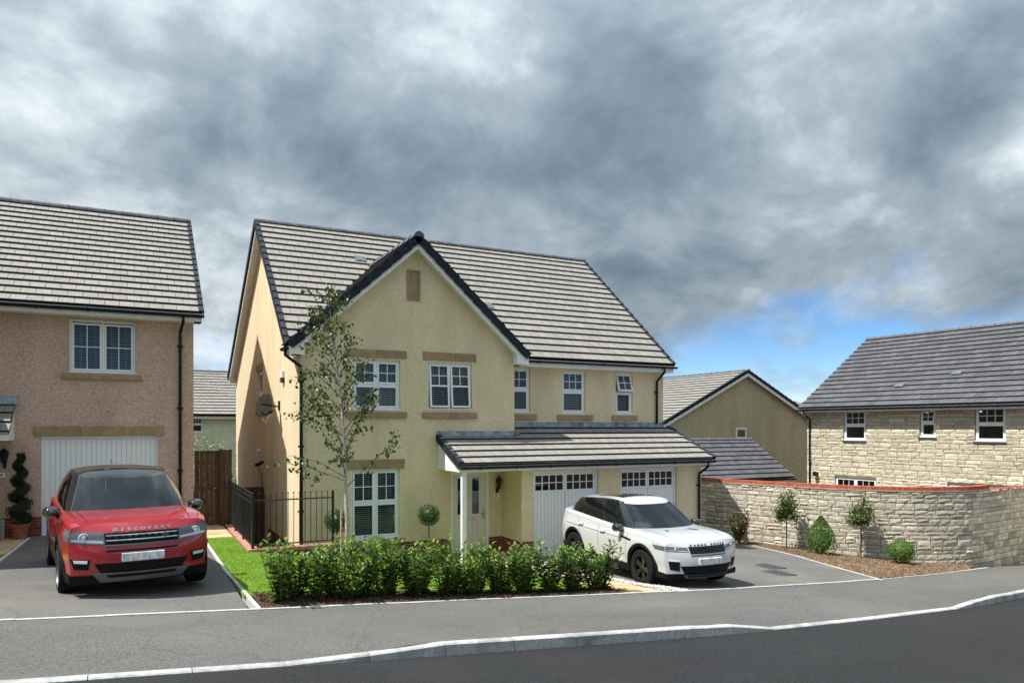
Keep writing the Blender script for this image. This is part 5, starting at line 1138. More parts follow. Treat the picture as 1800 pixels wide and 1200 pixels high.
    def interior(s):
        sp = s.sp; fl = sp['floor']; xa = sp['gbase'][0][1][0]
        MB().box(xa - 2.6, xa - .12, -.66, .66, .55, .6).build('cabin_floor', dark_in, s.root)
        d = MB(); d.prism([(xa - .5, .9), (xa - .06, .98), (xa - .06, 1.03), (xa - .38, 1.05), (xa - .52, 1.0)], 'y', -.68, .68); d.build('dashboard', trim, s.root)
        for x in (xa - 1.15, xa - 2.05):
            for y in (-.37, .37):
                st = MB().box(x - .25, x + .25, y - .24, y + .24, .6, .78); st.prism([(x - .24, .7), (x - .1, .72), (x - .28, 1.28), (x - .38, 1.27)], 'y', y - .23, y + .23); st.prism([(x - .30, 1.30), (x - .22, 1.30), (x - .25, 1.46), (x - .33, 1.46)], 'y', y - .12, y + .12); st.build('seat', seat_m, s.root, bevel=.03)
        m = MB(); rows = []
        for i in range(25):
            g = 2 * PI * i / 24; c = Vector((xa - .62 - .07 * math.sin(g), -.37 + .18 * math.cos(g), 1.02 + .17 * math.sin(g))); rad = Vector((-.07 * math.sin(g), .18 * math.cos(g), .17 * math.sin(g))).normalized(); ax = Vector((.92, 0, .38)); rows.append([c + rad * .016 * math.cos(h) + ax * .016 * math.sin(h) for h in [2 * PI * k / 8 for k in range(8)]])
        m.grid(rows, close=True); m.box(xa - .66, xa - .58, -.39, -.35, .9, 1.02); m.build('steering_wheel', trim, s.root)
    def mirror(s, x, y, z, mat, sg):
        m = MB(); rows = []
        for i in range(9):
            t = i / 8; xx = x + lerp(-.055, .12, t); r = math.sqrt(max(0.0, 1 - (t * 1.0) ** 2.4)) if i else .96; rows.append([Vector((xx, sg * (y + .115 * r * math.copysign(abs(math.cos(g)) ** .7, math.cos(g))), z + .085 * r * math.copysign(abs(math.sin(g)) ** .75, math.sin(g)))) for g in [2 * PI * k / 20 for k in range(20)]])
        m.grid(rows, close=True); m.add(rows[0], [tuple(range(20))]); o = m.build('wing_mirror', mat, s.root, smooth=True)
        MB().box(x - .03, x + .05, min(sg * (y - .17), sg * (y - .06)), max(sg * (y - .17), sg * (y - .06)), z - .085, z - .04).build('mirror_arm', trim, o); MB().add([rows[0][k] + Vector((-.003, 0, 0)) for k in range(20)], [tuple(range(20))]).build('mirror_glass', chrome, o)
    def common(s, handles, gaps, sill=(.24, .40)):
        sp = s.sp; wb = sp['wb'] / 2
        for sg in (1, -1):
            for x in (wb, -wb): s.arch(x, sg, sp['ra'] - .004, sp['ra'] + .055); 
            s.flank('sill_trim', trim, sg, ((-wb + .4, sill[0]), (wb - .4, sill[0]), (wb - .4, sill[1]), (-wb + .4, sill[1])), .012)
            s.flank('bumper_side_trim', trim, sg, ((wb + .42, sill[0] + .02), (sp['xf'] - .02, sill[0] + .04), (sp['xf'] - .02, sill[1] - .02), (wb + .45, sill[1])), .012)
            s.flank('rear_bumper_trim', trim, sg, ((sp['xr'] + .02, sill[0] + .05), (-wb - .42, sill[0] + .02), (-wb - .45, sill[1] + .02), (sp['xr'] + .02, sill[1] + .1)), .012)
            for (x0, z0, x1, z1) in gaps:
                d = Vector((x1 - x0, 0, z1 - z0)).normalized(); n = Vector((d.z, 0, -d.x)) * .004
                s.flank('door_gap', trim, sg, ((x0 - n.x, z0 - n.z), (x0 + n.x, z0 + n.z), (x1 + n.x, z1 + n.z), (x1 - n.x, z1 - n.z)), .0015, 1, 10)
            for (x, z) in handles: s.flank('door_handle', s.pm, sg, ((x - .1, z - .018), (x + .1, z - .01), (x + .1, z + .018), (x - .1, z + .014)), .035, 6, 2)
    def bonnet_lines(s, ye_, x0, x1):
        for sg in (1, -1):
            rows = []
            for i in range(21):
                x = lerp(x0, x1, i / 20); row = []
                for d in (-.004, .004):
                    y = sg * (lerp(ye_, ye_ - .06, i / 20) + d); h = s.side(x, s.zt(x) - .07); w_ = s.warp(x, y, s.deck(x, y / h)); row.append(w_ + Vector((0, 0, .003)))
                rows.append(row)
            MB().grid(rows).build('bonnet_gap', trim, s.root)
    def plate(s, z, w=.52, h=.112, off=.03):
        pm = noisy('blurred_plate', (.42, .43, .44), (.72, .73, .74), 3.5, .4, stretch=(1, 5, 2), ramp=(.4, .58)); p = s.warp(s.sp['xf'], 0, z); MB().box(p.x - .02, p.x + off, -w / 2, w / 2, z - h / 2, z + h / 2).build('number_plate', pm, s.root, bevel=.006)
    def letters(s, txt, z, size, mat, sx, off=.012, tilt=0, ydrop=0):
        p = s.warp(s.sp['xf'], 0, z); n = len(txt); tot = sx
        for i, ch in enumerate(txt):
            if ch == ' ': continue
            y = lerp(-tot / 2, tot / 2, i / (n - 1)); q = s.warp(s.sp['xf'], y, z); q2 = s.warp(s.sp['xf'], y + .01, z); yaw = math.atan2(q2.x - q.x, .01)
            text('letter', ch, size, mat, Matrix.Translation((q.x + off, y, z)) @ Matrix.Rotation(-yaw, 4, 'Z') @ Matrix.Rotation(PI / 2, 4, 'Z') @ Matrix.Rotation(PI / 2 - tilt, 4, 'X'), s.root, .003, sx=1.35, off=.003)
def headlamp(c, quad, dy=0, wrap=.26):
    """clear lens over a dark bowl with a bright projector ring"""
    for sg in (1, -1):
        q = [(sg * a, z) for a, z in quad]; q = q if sg > 0 else [q[1], q[0], q[3], q[2]]
        h = c.front('headlight', plain('lamp_bowl', (.13, .135, .15), .25, .3), q, .004)
        xf = c.sp['xf']; c.flank('light_wrap', plain('lamp_bowl', (.13, .135, .15), .25, .3), sg, ((xf - wrap * .75, quad[1][1] + .02), (xf - .002, quad[1][1]), (xf - .002, quad[2][1]), (xf - wrap, quad[2][1] + .012)), .004, 6, 4, parent=h)
        y0 = sum(a for a, z in quad) / 4 + dy; z0 = sum(z for a, z in quad) / 4; p = c.warp(c.sp['xf'], sg * y0, z0); hh = abs(quad[3][1] - quad[0][1]) * .40
        MB().lathe([(hh * .62, .0), (hh * .70, .016), (hh * .95, .016), (hh, .0)], 24, (p.x, sg * y0, z0), 'x').build('light_ring', plain('lamp_ring', (.85, .88, .92), .15, .4), h); MB().lathe([(0, .012), (hh * .35, .010), (hh * .55, .0)], 20, (p.x + .003, sg * y0, z0), 'x').build('projector', chrome, h, smooth=True)
        c.front('reflector', plain('lamp_silver', (.55, .57, .6), .25, .7), [(lerp(q[0][0], q[1][0], .04), lerp(q[0][1], q[3][1], .12)), (lerp(q[0][0], q[1][0], .96), lerp(q[1][1], q[2][1], .10)), (lerp(q[3][0], q[2][0], .96), lerp(q[1][1], q[2][1], .34)), (lerp(q[3][0], q[2][0], .04), lerp(q[0][1], q[3][1], .30))], .007, parent=h)
# red car on the left driveway ---------------------------------------------
red = paint('red_car_paint', (.30, .003, .012), .0)
RD = dict(xf=2.06, xr=-2.2, B=.2, wb=2.741, rw=.365, ra=.43, track=1.66, crown=.045, pitch=0.0, floor=.3,
    plan=[(-2.2, .84), (-1.9, .915), (-1.2, .945), (0, .945), (1.2, .945), (1.75, .925), (2.06, .86)],
    prof=[(.15, .90), (.3, .96), (.42, .972), (.5, .978), (.6, .998), (.75, 1.0), (.90, .992), (.93, .975), (1.0, .955), (1.15, .92)],
    ztop=[(-2.2, 1.12), (-1, 1.10), (.6, 1.08), (1.05, 1.08), (1.5, 1.065), (1.85, 1.04), (2.06, 1.0)],
    zbot=[(-2.2, .38), (-1.8, .27), (1.8, .25), (2.06, .27)], lean=[(.2, -.10), (.36, .0), (.5, .03), (.72, .02), (.85, -.01), (.93, -.03), (1.0, -.075), (1.06, -.16)],
    gbase=[(0, (1.12, 0)), (.5, (1.07, .42)), (.93, (.90, .76)), (1.0, (.80, .815)), (1.3, (.2, .835)), (1.7, (-.9, .83)), (1.95, (-1.75, .80)), (2.05, (-1.98, .74)), (2.5, (-2.12, .4)), (3, (-2.15, 0))],
    gtop=[(0, (.38, 0)), (.5, (.35, .35)), (.93, (.24, .585)), (1.0, (.16, .625)), (1.3, (-.25, .64)), (1.7, (-1.1, .63)), (1.95, (-1.7, .60)), (2.05, (-1.85, .56)), (2.5, (-1.93, .3)), (3, (-1.95, 0))],
    zroof=[(-2, 1.60), (-1.5, 1.635), (-.5, 1.66), (.1, 1.63), (.4, 1.585)])
cA = Car('red_car', 'red off-road car with black roof facing the street on the left driveway', (-3.574, -3.897, H(-3.574, -3.9) + .0), math.radians(-82.3), RD, red)
cA.body(); cA.interior(); cA.cabin(gloss_black, gloss_black, [(1.05, 1.38, 'g'), (1.375, 1.42, 'p'), (1.415, 1.70, 'g'), (1.695, 1.79, 'b'), (1.785, 1.96, 'g'), (1.955, 2.06, 'p')])
cA.common([(-.1, .93), (-1.05, .95)], [(.80, .42, .86, 1.02), (-.22, .40, -.24, 1.04), (-.95, .60, -1.25, 1.05)])
for sg in (1, -1):
    cA.wheel(1.37, sg, silver_trim); cA.wheel(-1.37, sg, silver_trim); cA.mirror(.70, .985, 1.10, gloss_black, sg)
cA.bonnet_lines(.70, 1.0, 2.0); headlamp(cA, [(.45, .775), (.848, .81), (.846, .965), (.46, .935)], .04)
gr = cA.front('grille', trim, [(-.45, .765), (.45, .765), (.47, .925), (-.47, .925)], .004); cA.front('grille_frame', silver_trim, [(-.45, .758), (.45, .758), (.455, .772), (-.455, .772)], .02, parent=gr)
for z in (.83, .895): cA.front('grille_bar', chrome, [(-.44, z - .006), (.44, z - .006), (.44, z + .006), (-.44, z + .006)], .016, parent=gr)
for i in range(11):
    for z in (.82, .872): y = -.40 + i * .08; cA.front('grille_mesh', gloss_black, [(y - .022, z - .006), (y + .022, z - .006), (y + .012, z + .022), (y - .012, z + .022)], .013, 2, 2, parent=gr)
MB().lathe([(0, .006), (.03, .004), (.035, 0)], 16, (cA.warp(2.06, .28, .862).x + .022, .28, .862), 'x').build('badge', plain('badge_green', (.05, .12, .08), .3, .6), gr)
cA.letters('DISCOVERY', .965, .056, chrome, .66, .016, .35)
cA.front('bumper_slot', trim, [(-.44, .675), (.44, .675), (.45, .70), (-.45, .70)], .003); cA.plate(.60)
cA.front('lower_intake', trim, [(-.50, .40), (.50, .40), (.58, .53), (-.58, .53)], .004); cA.front('bumper_lip', trim, [(-.85, .25), (.85, .25), (.86, .375), (-.86, .375)], .012); cA.front('skid_plate', silver_trim, [(-.50, .27), (.50, .27), (.60, .40), (-.60, .40)], .026); cA.front('skid_inset', trim, [(-.40, .335), (.40, .335), (.44, .375), (-.44, .375)], .03)
for sg in (1, -1):
    q = [(.64, .45), (.80, .46), (.84, .60), (.62, .585)]; q = [(sg * a, z) for a, z in q]; q = q if sg > 0 else [q[1], q[0], q[3], q[2]]; fg = cA.front('fog_light_recess', trim, q, .004); q2 = [(.655, .535), (.80, .545), (.81, .585), (.65, .575)]; q2 = [(sg * a, z) for a, z in q2]; q2 = q2 if sg > 0 else [q2[1], q2[0], q2[3], q2[2]]; cA.front('fog_light', amber, q2, .014, parent=fg)
for sg in (1, -1): MB().tube([(1.02, sg * .1 - .3, 1.085), (.98, sg * .25 - .2, 1.12), (.93, sg * .3 - .05, 1.155)], .009, 6).build('wiper', trim, cA.root)
MB().prism([(-1.35, 1.70), (-1.18, 1.70), (-1.32, 1.78)], 'y', -.012, .012).build('aerial', gloss_black, cA.root)
# white car on the right driveway --------------------------------------------
wht = paint('white_car_paint', (.47, .48, .495)); blk_rim = plain('black_rim', (.010, .010, .011), .25, 0, .35)
WD = dict(xf=1.98, xr=-2.02, B=.24, wb=2.66, rw=.368, ra=.43, track=1.65, crown=.04, pitch=0.0, floor=.3,
    plan=[(-2.02, .84), (-1.7, .925), (-1.0, .95), (0, .945), (1.2, .95), (1.7, .925), (1.98, .85)],
    prof=[(.15, .90), (.3, .955), (.42, .968), (.5, .974), (.6, .995), (.75, 1.0), (.91, .992), (.94, .975), (1.05, .945), (1.2, .90)],
    ztop=[(-2.02, 1.19), (-1.2, 1.155), (0, 1.085), (.7, 1.05), (1.1, 1.035), (1.5, 1.015), (1.8, .975), (1.98, .915)],
    zbot=[(-2.02, .40), (-1.7, .28), (1.7, .26), (1.98, .29)], lean=[(.2, -.12), (.34, -.02), (.5, .03), (.68, .03), (.8, .0), (.88, -.04), (.95, -.10), (1.02, -.2)],
    gbase=[(0, (1.10, 0)), (.5, (1.04, .42)), (.93, (.86, .75)), (1.0, (.74, .80)), (1.3, (.15, .82)), (1.7, (-.95, .80)), (1.95, (-1.62, .76)), (2.05, (-1.82, .70)), (2.5, (-1.95, .4)), (3, (-1.98, 0))],
    gtop=[(0, (.32, 0)), (.5, (.28, .34)), (.93, (.16, .56)), (1.0, (.07, .60)), (1.3, (-.3, .62)), (1.7, (-1.0, .60)), (1.95, (-1.55, .56)), (2.05, (-1.68, .52)), (2.5, (-1.76, .3)), (3, (-1.78, 0))],
    zroof=[(-1.8, 1.475), (-1.4, 1.515), (-.5, 1.575), (0, 1.575), (.3, 1.53)])
cB = Car('white_car', 'white off-road car with black wheels in front of the garage doors', (6.40, -4.45, H(6.26, -4.5) + .02), math.radians(-92.5), WD, wht)
cB.body(); cB.interior(); cB.cabin(wht, gloss_black, [(1.05, 1.40, 'g'), (1.395, 1.44, 'p'), (1.435, 1.95, 'g'), (1.945, 2.06, 'p')])
MB().grid([[Vector((x, y, smooth_interp(WD['zroof'], x) + .058 - .03 * (y / .5) ** 2)) for y in frange(-.44, .44, .11)] for x in frange(-1.1, -.05, .1)]).build('roof_glass', gloss_black, cB.root, smooth=True)
cB.common([(-.08, .93), (-1.0, .97)], [(.78, .42, .84, .98), (-.24, .40, -.28, 1.06), (-.92, .62, -1.2, 1.12)])
for sg in (1, -1):
    cB.wheel(1.33, sg, blk_rim); cB.wheel(-1.33, sg, blk_rim); cB.mirror(.60, .985, 1.08, gloss_black, sg)
    cB.flank('fender_vent', trim, sg, ((.62, .90), (.98, .865), (1.0, .895), (.64, .935)), .008); cB.flank('waist_line', trim, sg, ((-1.9, .935), (.62, .875), (.62, .882), (-1.9, .943)), .002, 24, 1)
    MB().prism([(1.28, .25 * sg - .02), (1.45, .36 * sg), (1.25, .31 * sg)], 'z', 1.0, 1.072).build('bonnet_vent', trim, cB.root)
cB.bonnet_lines(.66, .98, 1.9); headlamp(cB, [(.44, .775), (.836, .80), (.836, .885), (.45, .865)], .02, .3)
gr = cB.front('grille', trim, [(-.41, .745), (.41, .745), (.43, .875), (-.43, .875)], .006)
for i in range(4): z = .765 + i * .03; cB.front('grille_bar', gloss_black, [(-.40, z), (.40, z), (.40, z + .012), (-.40, z + .012)], .016, parent=gr)
cB.letters('RANGE ROVER', .90, .05, trim, .76, .035, .35)
cB.plate(.60); cB.front('bumper_slot', trim, [(-.40, .70), (.40, .70), (.41, .715), (-.41, .715)], .003)
cB.front('lower_intake', trim, [(-.50, .36), (.50, .36), (.60, .52), (-.60, .52)], .004); cB.front('bumper_lip', trim, [(-.84, .27), (.84, .27), (.85, .37), (-.85, .37)], .012); cB.front('skid_plate', silver_trim, [(-.46, .28), (.46, .28), (.52, .345), (-.52, .345)], .026); cB.front('skid_inset', trim, [(-.42, .30), (.42, .30), (.46, .335), (-.46, .335)], .03)
for sg in (1, -1):
    q = [(.60, .42), (.76, .45), (.80, .64), (.62, .63)]; q = [(sg * a, z) for a, z in q]; q = q if sg > 0 else [q[1], q[0], q[3], q[2]]; fg = cB.front('side_vent', trim, q, .005); q2 = [(.62, .605), (.795, .615), (.80, .64), (.62, .63)]; q2 = [(sg * a, z) for a, z in q2]; q2 = q2 if sg > 0 else [q2[1], q2[0], q2[3], q2[2]]; cB.front('daytime_lamp', amber, q2, .012, parent=fg)
    MB().tube([(1.0, sg * .1 - .3, 1.055), (.95, sg * .25 - .2, 1.09), (.9, sg * .3 - .05, 1.125)], .009, 6).build('wiper', trim, cB.root)

# ================================================================== PLANTS
def leaf(m, p, d, n, l, w, fold=.25, curl=.15):
    """one leaf: pointed blade from p along d, facing n, folded along the midrib"""
    d = Vector(d).normalized(); s = d.cross(Vector(n)); s = s.normalized() if s.length > 1e-4 else Vector((1, 0, 0)); n = s.cross(d); p = Vector(p)
    a = p; b = p + d * l * .35 - n * curl * l * .1; c = p + d * l * .72 - n * curl * l * .3; e = p + d * l - n * curl * l * .75; up = n * fold * w
    m.add([a, b - s * w * .5 + up, b, b + s * w * .5 + up, c - s * w * .42 + up, c, c + s * w * .42 + up, e], [(0, 2, 1), (0, 3, 2), (1, 2, 5, 4), (2, 3, 6, 5), (4, 5, 7), (5, 6, 7)])
def rv(r=1): 
    while True:
        v = Vector((random.uniform(-1, 1), random.uniform(-1, 1), random.uniform(-1, 1)))
        if .05 < v.length < 1: return v.normalized() * r
laurel = leafmat('laurel_leaf', (.022, .058, .008), (.15, .25, .03), .22, trans=.22); stem_m = noisy('green_stem', (.05, .06, .02), (.10, .085, .04), 12, .8)
box_leaf = leafmat('box_leaf', (.018, .045, .008), (.06, .12, .02), .4, trans=.15); conifer_leaf = leafmat('conifer_leaf', (.03, .075, .008), (.10, .19, .02), .55, trans=.15)
birch_leaf = leafmat('birch_leaf', (.016, .03, .006), (.12, .15, .035), .35, trans=.25); red_leaf = leafmat('red_green_leaf', (.025, .06, .012), (.06, .10, .02), .3, trans=.2); k_ = [n for n in red_leaf.node_tree.nodes if n.type == 'VALTORGB'][0].color_ramp; k_.elements[1].position = .72; e_ = k_.elements.new(.80); e_.color = (.30, .08, .03, 1); photinia = leafmat('photinia_leaf', (.03, .06, .012), (.15, .16, .04), .3, trans=.2)
variegated = leafmat('variegated_leaf', (.05, .08, .03), (.38, .38, .24), .4, trans=.2); wood_dark = noisy('twig_bark', (.05, .035, .022), (.11, .08, .055), 20, .9)
birch_bark = noisy('birch_bark', (.30, .27, .24), (.62, .60, .56), 8, .85, .3, 30, stretch=(3, 3, 14), c3=(.12, .09, .07), s3=5)
terracotta = noisy('terracotta', (.20, .075, .04), (.29, .115, .065), 9, .85); black_pot = plain('black_pot', (.015, .015, .02), .4)
# laurel hedge: one plant after another
def laurel_mesh(seed):
    random.seed(seed); m = MB(); st = MB(); h0 = random.uniform(.82, 1.02)
    for k in range(random.randint(12, 15)):
        a = random.uniform(0, 2 * PI); r = random.uniform(.02, .24); tip = Vector((math.cos(a) * (r + .10), math.sin(a) * (r + .08), h0 * random.uniform(.62, 1.05))); base = Vector((math.cos(a) * r * .25, math.sin(a) * r * .25, 0)); mid = base.lerp(tip, .5) + Vector((math.cos(a), math.sin(a), 0)) * .03
        pts = [base.lerp(mid, t / 3) if t <= 3 else mid.lerp(tip, (t - 3) / 3) for t in range(7)]; st.tube(pts, [.008, .008, .007, .006, .005, .004, .003], 5)
        n = 21
        for i in range(n):
            t = .08 + .92 * i / (n - 1); j = min(5, int(t * 6)); p = pts[j].lerp(pts[j + 1], t * 6 - j); g = i * 2.4 + random.uniform(-.4, .4); out = Vector((math.cos(g), math.sin(g), 0)); up = .35 + 1.5 * max(0, t - .55) + random.uniform(-.15, .25); l = random.uniform(.095, .145) * (1.05 - .35 * max(0, t - .8) / .2)
            leaf(m, p, out + Vector((0, 0, up)), Vector((0, 0, 1)) - out * .4 * up + rv(.25), l, l * .42, .18, .25)
    random.seed(seed + 99); return m.mesh('foliage', laurel), st.mesh('stem', stem_m)
LV = [laurel_mesh(11 + 13 * k) for k in range(6)]; NL = 24
for i in range(NL):
    x = lerp(-1.55, 3.98, i / (NL - 1)) + random.uniform(-.07, .07); y = ye(x) + (.52 if i % 2 else .36) + random.uniform(-.05, .05)
    lab = ('first laurel of the hedge, beside the red car driveway' if i == 0 else 'last laurel of the hedge, beside the paved path' if i == NL - 1 else (ORD[i] + ' laurel of the hedge counted from the red car end'))
    t = thing('laurel_shrub', lab, 'shrub', (x, y, H(x, y)), random.uniform(0, 6.28), 'laurel hedge along the pavement'); sc = random.uniform(.84, 1.04); t.scale = (sc * 1.12, sc * 1.12, sc * .95)
    f_, s_ = LV[(i * 5 + i // 6) % 6]; link('foliage', f_, t); link('stem', s_, t)
# clipped shapes built from many small leaves on a surface
def clipped(m, shape, n, l=(.02, .035), jit=.03, wr=.55):
    for i in range(n):
        p, nn = shape(); p = p + rv(jit * random.random()); d = (nn * .8 + rv(.9)); leaf(m, p, d, nn + rv(.5), random.uniform(*l), random.uniform(*l) * wr, .1, .1)
def ball(c, r, sq=1.0):
    c = Vector(c)
    def f():
        v = rv(); b = 1 + .07 * noise.noise(v * 2.3 + c); return c + Vector((v.x, v.y, v.z * sq)) * r * b * random.uniform(.86, 1.0), v
    return f
def inner(m, c, r, sq=1.0, seg=10, mi=0):
    rows = [[Vector((c[0] + r * math.sin(a) * math.cos(g), c[1] + r * math.sin(a) * math.sin(g), c[2] + r * sq * math.cos(a))) for g in [2 * PI * k / seg for k in range(seg)]] for a in [PI * j / 8 for j in range(9)]]; m.grid(rows, close=True)
def standard(name, label, loc, ztop_, r, leafm, n, stem_r=.014, pot=None, sq=.95, lean=(0, 0), group=None, l=(.02, .035)):
    t = thing(name, label, 'topiary', loc, 0, group); cz = ztop_ - r * sq
    m = MB(); clipped(m, ball((lean[0], lean[1], cz), r, sq), n, l); inner(m, (lean[0], lean[1], cz), r * .8, sq); m.build('foliage', leafm, t)
    if cz - r > .15: MB().tube([(0, 0, 0), (lean[0] * .5 + .008, lean[1] * .5, cz * .5), (lean[0], lean[1], cz)], stem_r, 7).build('stem', wood_dark, t)
    if pot: MB().lathe([(0, 0), (.12, 0), (.16, .28), (.175, .28), (.175, .31), (.15, .31), (.14, .27), (0, .27)], 20).build('pot', black_pot, t)
    return t
standard('topiary_ball', 'clipped lollipop box tree right behind the end post of the railing', (.72, -.6, -.05), 1.42, .27, box_leaf, 2300, pot=True, group='lollipop box trees at the house front')
standard('topiary_ball', 'clipped lollipop box tree between the ground-floor window and front door', (2.95, -.6, -.08), 1.45, .265, box_leaf, 2300, pot=True, group='lollipop box trees at the house front')
standard('box_ball', 'small clipped box ball low under the ground-floor window', (1.62, -.75, .05), .66, .24, conifer_leaf, 1800, pot=None)
MB().lathe([(0, 0), (.14, 0), (.17, .2), (.18, .22), (0, .2)], 18, (0, 0, -.05)).build('pot', black_pot, bpy.data.objects['box_ball'])
# spiral topiary in a terracotta pot by the neighbour's garage
sp_ = thing('spiral_topiary', 'dark spiral clipped conifer in a terracotta pot beside the white garage door', 'topiary', (-5.62, 1.85, H(-5.62, 1.85)))
MB().lathe([(0, 0), (.13, 0), (.175, .27), (.195, .27), (.195, .33), (.17, .33), (.16, .28), (0, .28)], 22).build('pot', terracotta, sp_)
m = MB()
for i in range(5600):
    t = random.random() ** .8; g = t * 2 * PI * 4.2; R = lerp(.13, .03, t); rr = lerp(.17, .065, t); c = Vector((math.cos(g) * R, math.sin(g) * R, .42 + 1.42 * t)); v = rv(); leaf(m, c + Vector((v.x, v.y, v.z * .75)) * rr * random.uniform(.7, 1), v + rv(.6), v, random.uniform(.025, .042), .02, .1, .1)
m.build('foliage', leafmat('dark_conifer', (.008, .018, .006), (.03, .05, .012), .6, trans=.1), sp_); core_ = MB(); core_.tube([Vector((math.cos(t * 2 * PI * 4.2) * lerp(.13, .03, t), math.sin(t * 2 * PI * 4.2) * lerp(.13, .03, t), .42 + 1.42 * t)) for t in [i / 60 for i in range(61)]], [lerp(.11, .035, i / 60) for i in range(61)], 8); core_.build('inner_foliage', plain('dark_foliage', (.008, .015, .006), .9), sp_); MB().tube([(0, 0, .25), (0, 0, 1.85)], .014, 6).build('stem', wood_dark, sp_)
# young birch with a stake
bt = thing('birch_tree', 'young birch with pale trunk and open leafy crown on the lawn', 'tree', (.2, -3.5, H(.2, -3.5))); random.seed(21)
tr = MB(); TP = [Vector((0, 0, 0)), Vector((.01, 0, .8)), Vector((-.02, .02, 1.7)), Vector((-.05, .03, 2.6)), Vector((-.12, .06, 3.5)), Vector((-.22, .11, 4.4)), Vector((-.30, .15, 5.05)), Vector((-.35, .18, 5.5))]; TRr = [.045, .04, .034, .027, .019, .012, .007, .003]
tr.tube(TP, TRr, 9); tr.build('trunk', birch_bark, bt, smooth=True)
bl = MB(); br = MB()
def tpos(z):
    for a, b in zip(TP, TP[1:]):
        if z <= b.z: return a.lerp(b, (z - a.z) / (b.z - a.z))
    return TP[-1]
def birch_leaves(pts, n, l0=.062):
    for i in range(n):
        t = random.random(); k = min(len(pts) - 2, int(t * (len(pts) - 1))); p = pts[k].lerp(pts[k + 1], t * (len(pts) - 1) - k); q = p + Vector((random.uniform(-.09, .09), random.uniform(-.09, .09), random.uniform(-.12, .02))); d = Vector((random.uniform(-.6, .6), random.uniform(-.6, .6), -random.uniform(.1, 1))); l = random.uniform(.7, 1.25) * l0; leaf(bl, q, d, rv(), l, l * .78, .08, .1)
ES, EU = Vector((.8895, -.457, 0)), Vector((.457, .8895, 0))
for i in range(40):
    z = lerp(1.55, 5.2, (i / 39) ** .9); p = tpos(z); g = i * 2.4 + random.uniform(-.5, .5); L_ = lerp(1.55, .4, (z - 1.5) / 3.7) * random.uniform(.65, 1.1)
    if z < 1.9: L_ *= .9
    out = Vector((math.cos(g), math.sin(g), 0)); up = random.uniform(.8, 1.9) if z > 1.9 else random.uniform(.4, 1.0); out = (out - ES * .25); d = (out + Vector((0, 0, up))).normalized(); pts = [p, p + d * L_ * .35, p + d * L_ * .7 + out * .03, p + d * L_ + out * .1 - Vector((0, 0, .05))]
    br.tube(pts, [.009, .007, .005, .002], 5); birch_leaves(pts[1:], int(8 + 19 * L_))
    for k in range(3):
        t = random.uniform(.35, .95); j = min(2, int(t * 3)); q = pts[j].lerp(pts[j + 1], t * 3 - j); dd = (d + rv(.9)).normalized(); e = q + dd * L_ * .32 - Vector((0, 0, .04)); br.tube([q, q.lerp(e, .5), e], [.004, .003, .0015], 4); birch_leaves([q, q.lerp(e, .5), e], int(5 + 9 * L_))
# one long low branch reaching left
p = tpos(1.75); pts = [p, p - ES * .5 + Vector((0, 0, .30)), p - ES * 1.0 + Vector((0, 0, .42)), p - ES * 1.5 + Vector((0, 0, .30))]; br.tube(pts, [.009, .007, .004, .002], 5); birch_leaves(pts[1:], 46)
bl.build('crown', birch_leaf, bt); br.build('branch', wood_dark, bt)
sk = thing('tree_stake', 'pale wooden stake with dark red tie beside the birch trunk', 'stake', (.12, -3.42, H(.12, -3.42))); MB().tube([(0, 0, 0), (0, 0, 1.12)], .025, 8).build('post', noisy('stake_wood', (.36, .25, .15), (.48, .36, .23), 9, .85), sk); MB().lathe([(.04, .92), (.05, .93), (.05, .99), (.04, 1.0)], 12, (.04, -.03, 0)).lathe([(.036, .72), (.046, .73), (.046, .77), (.036, .78)], 12, (.04, -.03, 0)).build('tie', plain('red_rubber', (.10, .012, .015), .6), sk)
# plants along the curved wall
def place(u, v, z=None):
    d = ray(u, v); p = CAMP.copy(); 
    t = 10.0
    for _ in range(60):
        q = CAMP + d * t; t += (H(q.x, q.y) + .02 - q.z) / d.z * .6
    return CAMP + d * t
def lollipop(name, label, u, v, hgt, r, leafm, n, group=None):
    p = place(u, v); t = thing(name, label, 'tree', (p.x, p.y, H(p.x, p.y)), 0, group); cz = hgt - r; m = MB(); b = MB()
    b.tube([(0, 0, 0), (.015, .0, cz * .5), (0, 0, cz - r * .7)], [.02, .018, .014], 7)
    for i in range(11):
        g = i * 2.4; e = Vector((math.cos(g) * r * random.uniform(.3, .8), math.sin(g) * r * random.uniform(.3, .8), cz + random.uniform(-.75, 1.05) * r)); s0 = Vector((0, 0, cz - r * .8)); b.tube([s0, s0.lerp(e, .5) + Vector((0, 0, .02)), e], [.009, .006, .002], 5)
        for k in range(n // 11):
            q = s0.lerp(e, random.uniform(.35, 1.05)) + rv(random.uniform(.0, .2)); leaf(m, q, rv() + Vector((0, 0, .35)), Vector((0, 0, 1)) + rv(.6), random.uniform(.05, .085), .032, .15, .2)
    m.build('crown', leafm, t); b.build('trunk', wood_dark, t); return t
lollipop('standard_tree', 'slim-stemmed small tree with round crown against the wall, nearer the house', 1382, 965, 1.62, .40, photinia, 2600, 'standard trees along the curved wall')
lollipop('standard_tree', 'dark-stemmed small tree with round crown against the wall, farther from the house', 1513, 981, 1.72, .40, photinia, 2800, 'standard trees along the curved wall')
t = bpy.data.objects['standard_tree.001']; m = MB()
for i in range(26): z = random.uniform(.15, .75); leaf(m, Vector((random.uniform(-.06, .06), random.uniform(-.06, .06), z)), rv() + Vector((0, 0, .5)), rv(), .06, .022)
m.build('stem_leaves', box_leaf, t)
p = place(1443, 974); cn = thing('conical_conifer', 'broad cone-shaped bright green conifer in the mulch bed', 'shrub', (p.x, p.y, H(p.x, p.y))); m = MB(); 
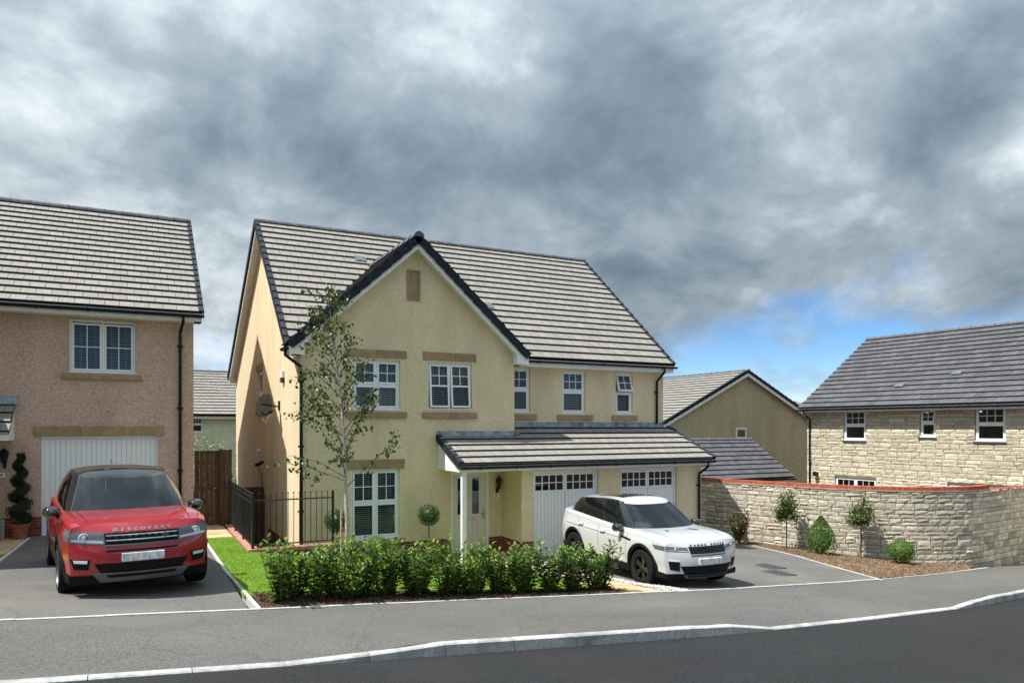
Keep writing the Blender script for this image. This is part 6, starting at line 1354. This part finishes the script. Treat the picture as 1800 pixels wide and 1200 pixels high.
def cone():
    t = random.random() ** .75; g = random.uniform(0, 2 * PI); R = .43 * math.sin(PI * min(1, (t * .86 + .14)) ** .62) ** .9 * (1 + .1 * math.sin(5 * g + 7 * t)); v = Vector((math.cos(g), math.sin(g), .35)); return Vector((math.cos(g) * R * random.uniform(.8, 1), math.sin(g) * R * random.uniform(.8, 1), .10 + 1.0 * t)), v
clipped(m, cone, 5200, (.03, .055), .03, .35); inner(m, (0, 0, .42), .3, 1.1); m.build('foliage', conifer_leaf, cn); MB().tube([(0, 0, 0), (0, 0, .4)], .03, 7).build('stem', wood_dark, cn)
p = place(1584, 991); standard('round_shrub', 'small round clipped shrub at the right end of the mulch bed', (p.x, p.y, H(p.x, p.y)), .68, .33, conifer_leaf, 2600, l=(.025, .045)); bpy.data.objects['round_shrub']['category'] = 'shrub'
p = place(1300, 955); rs = thing('red_shrub', 'evergreen shrub with reddish leaves in the wall corner behind white car', 'shrub', (p.x, p.y, H(p.x, p.y))); m = MB(); st = MB()
for k in range(13):
    g = k * 2.4; e = Vector((math.cos(g) * random.uniform(.12, .42), math.sin(g) * random.uniform(.12, .42), random.uniform(.5, .98))); st.tube([(0, 0, 0), e * .5 + Vector((0, 0, .05)), e], [.01, .007, .003], 5)
    for i in range(80): q = e * random.uniform(.3, 1.02) + rv(.05); leaf(m, q, rv() + Vector((0, 0, .6)), Vector((0, 0, 1)) + rv(.5), random.uniform(.07, .11), .034, .15, .2)
m.build('foliage', red_leaf, rs); st.build('stem', wood_dark, rs)
# variegated bush behind the side gate
bz = -.6; vb = thing('variegated_bush', 'tall pale variegated bush behind the side gate', 'shrub', (-1.3, 12.5, bz)); m = MB()
for i in range(3600):
    v = rv(); q = Vector((v.x * 1.5, v.y * 1.1, 1.75 + v.z * 1.75)) * 1.0; q = Vector((q.x, q.y, max(.05, q.z))) * (1 + .15 * noise.noise(v * 3)); leaf(m, q * random.uniform(.8, 1), v + rv(.8), v + rv(.5), random.uniform(.07, .12), .045, .1, .15)
m.build('foliage', variegated, vb); st = MB()
for k in range(7): st.tube([(0, 0, 0), (math.cos(k) * .3, math.sin(k) * .3, 1.4), (math.cos(k) * .8, math.sin(k) * .7, 2.8)], [.04, .025, .01], 6)
st.build('stem', wood_dark, vb)
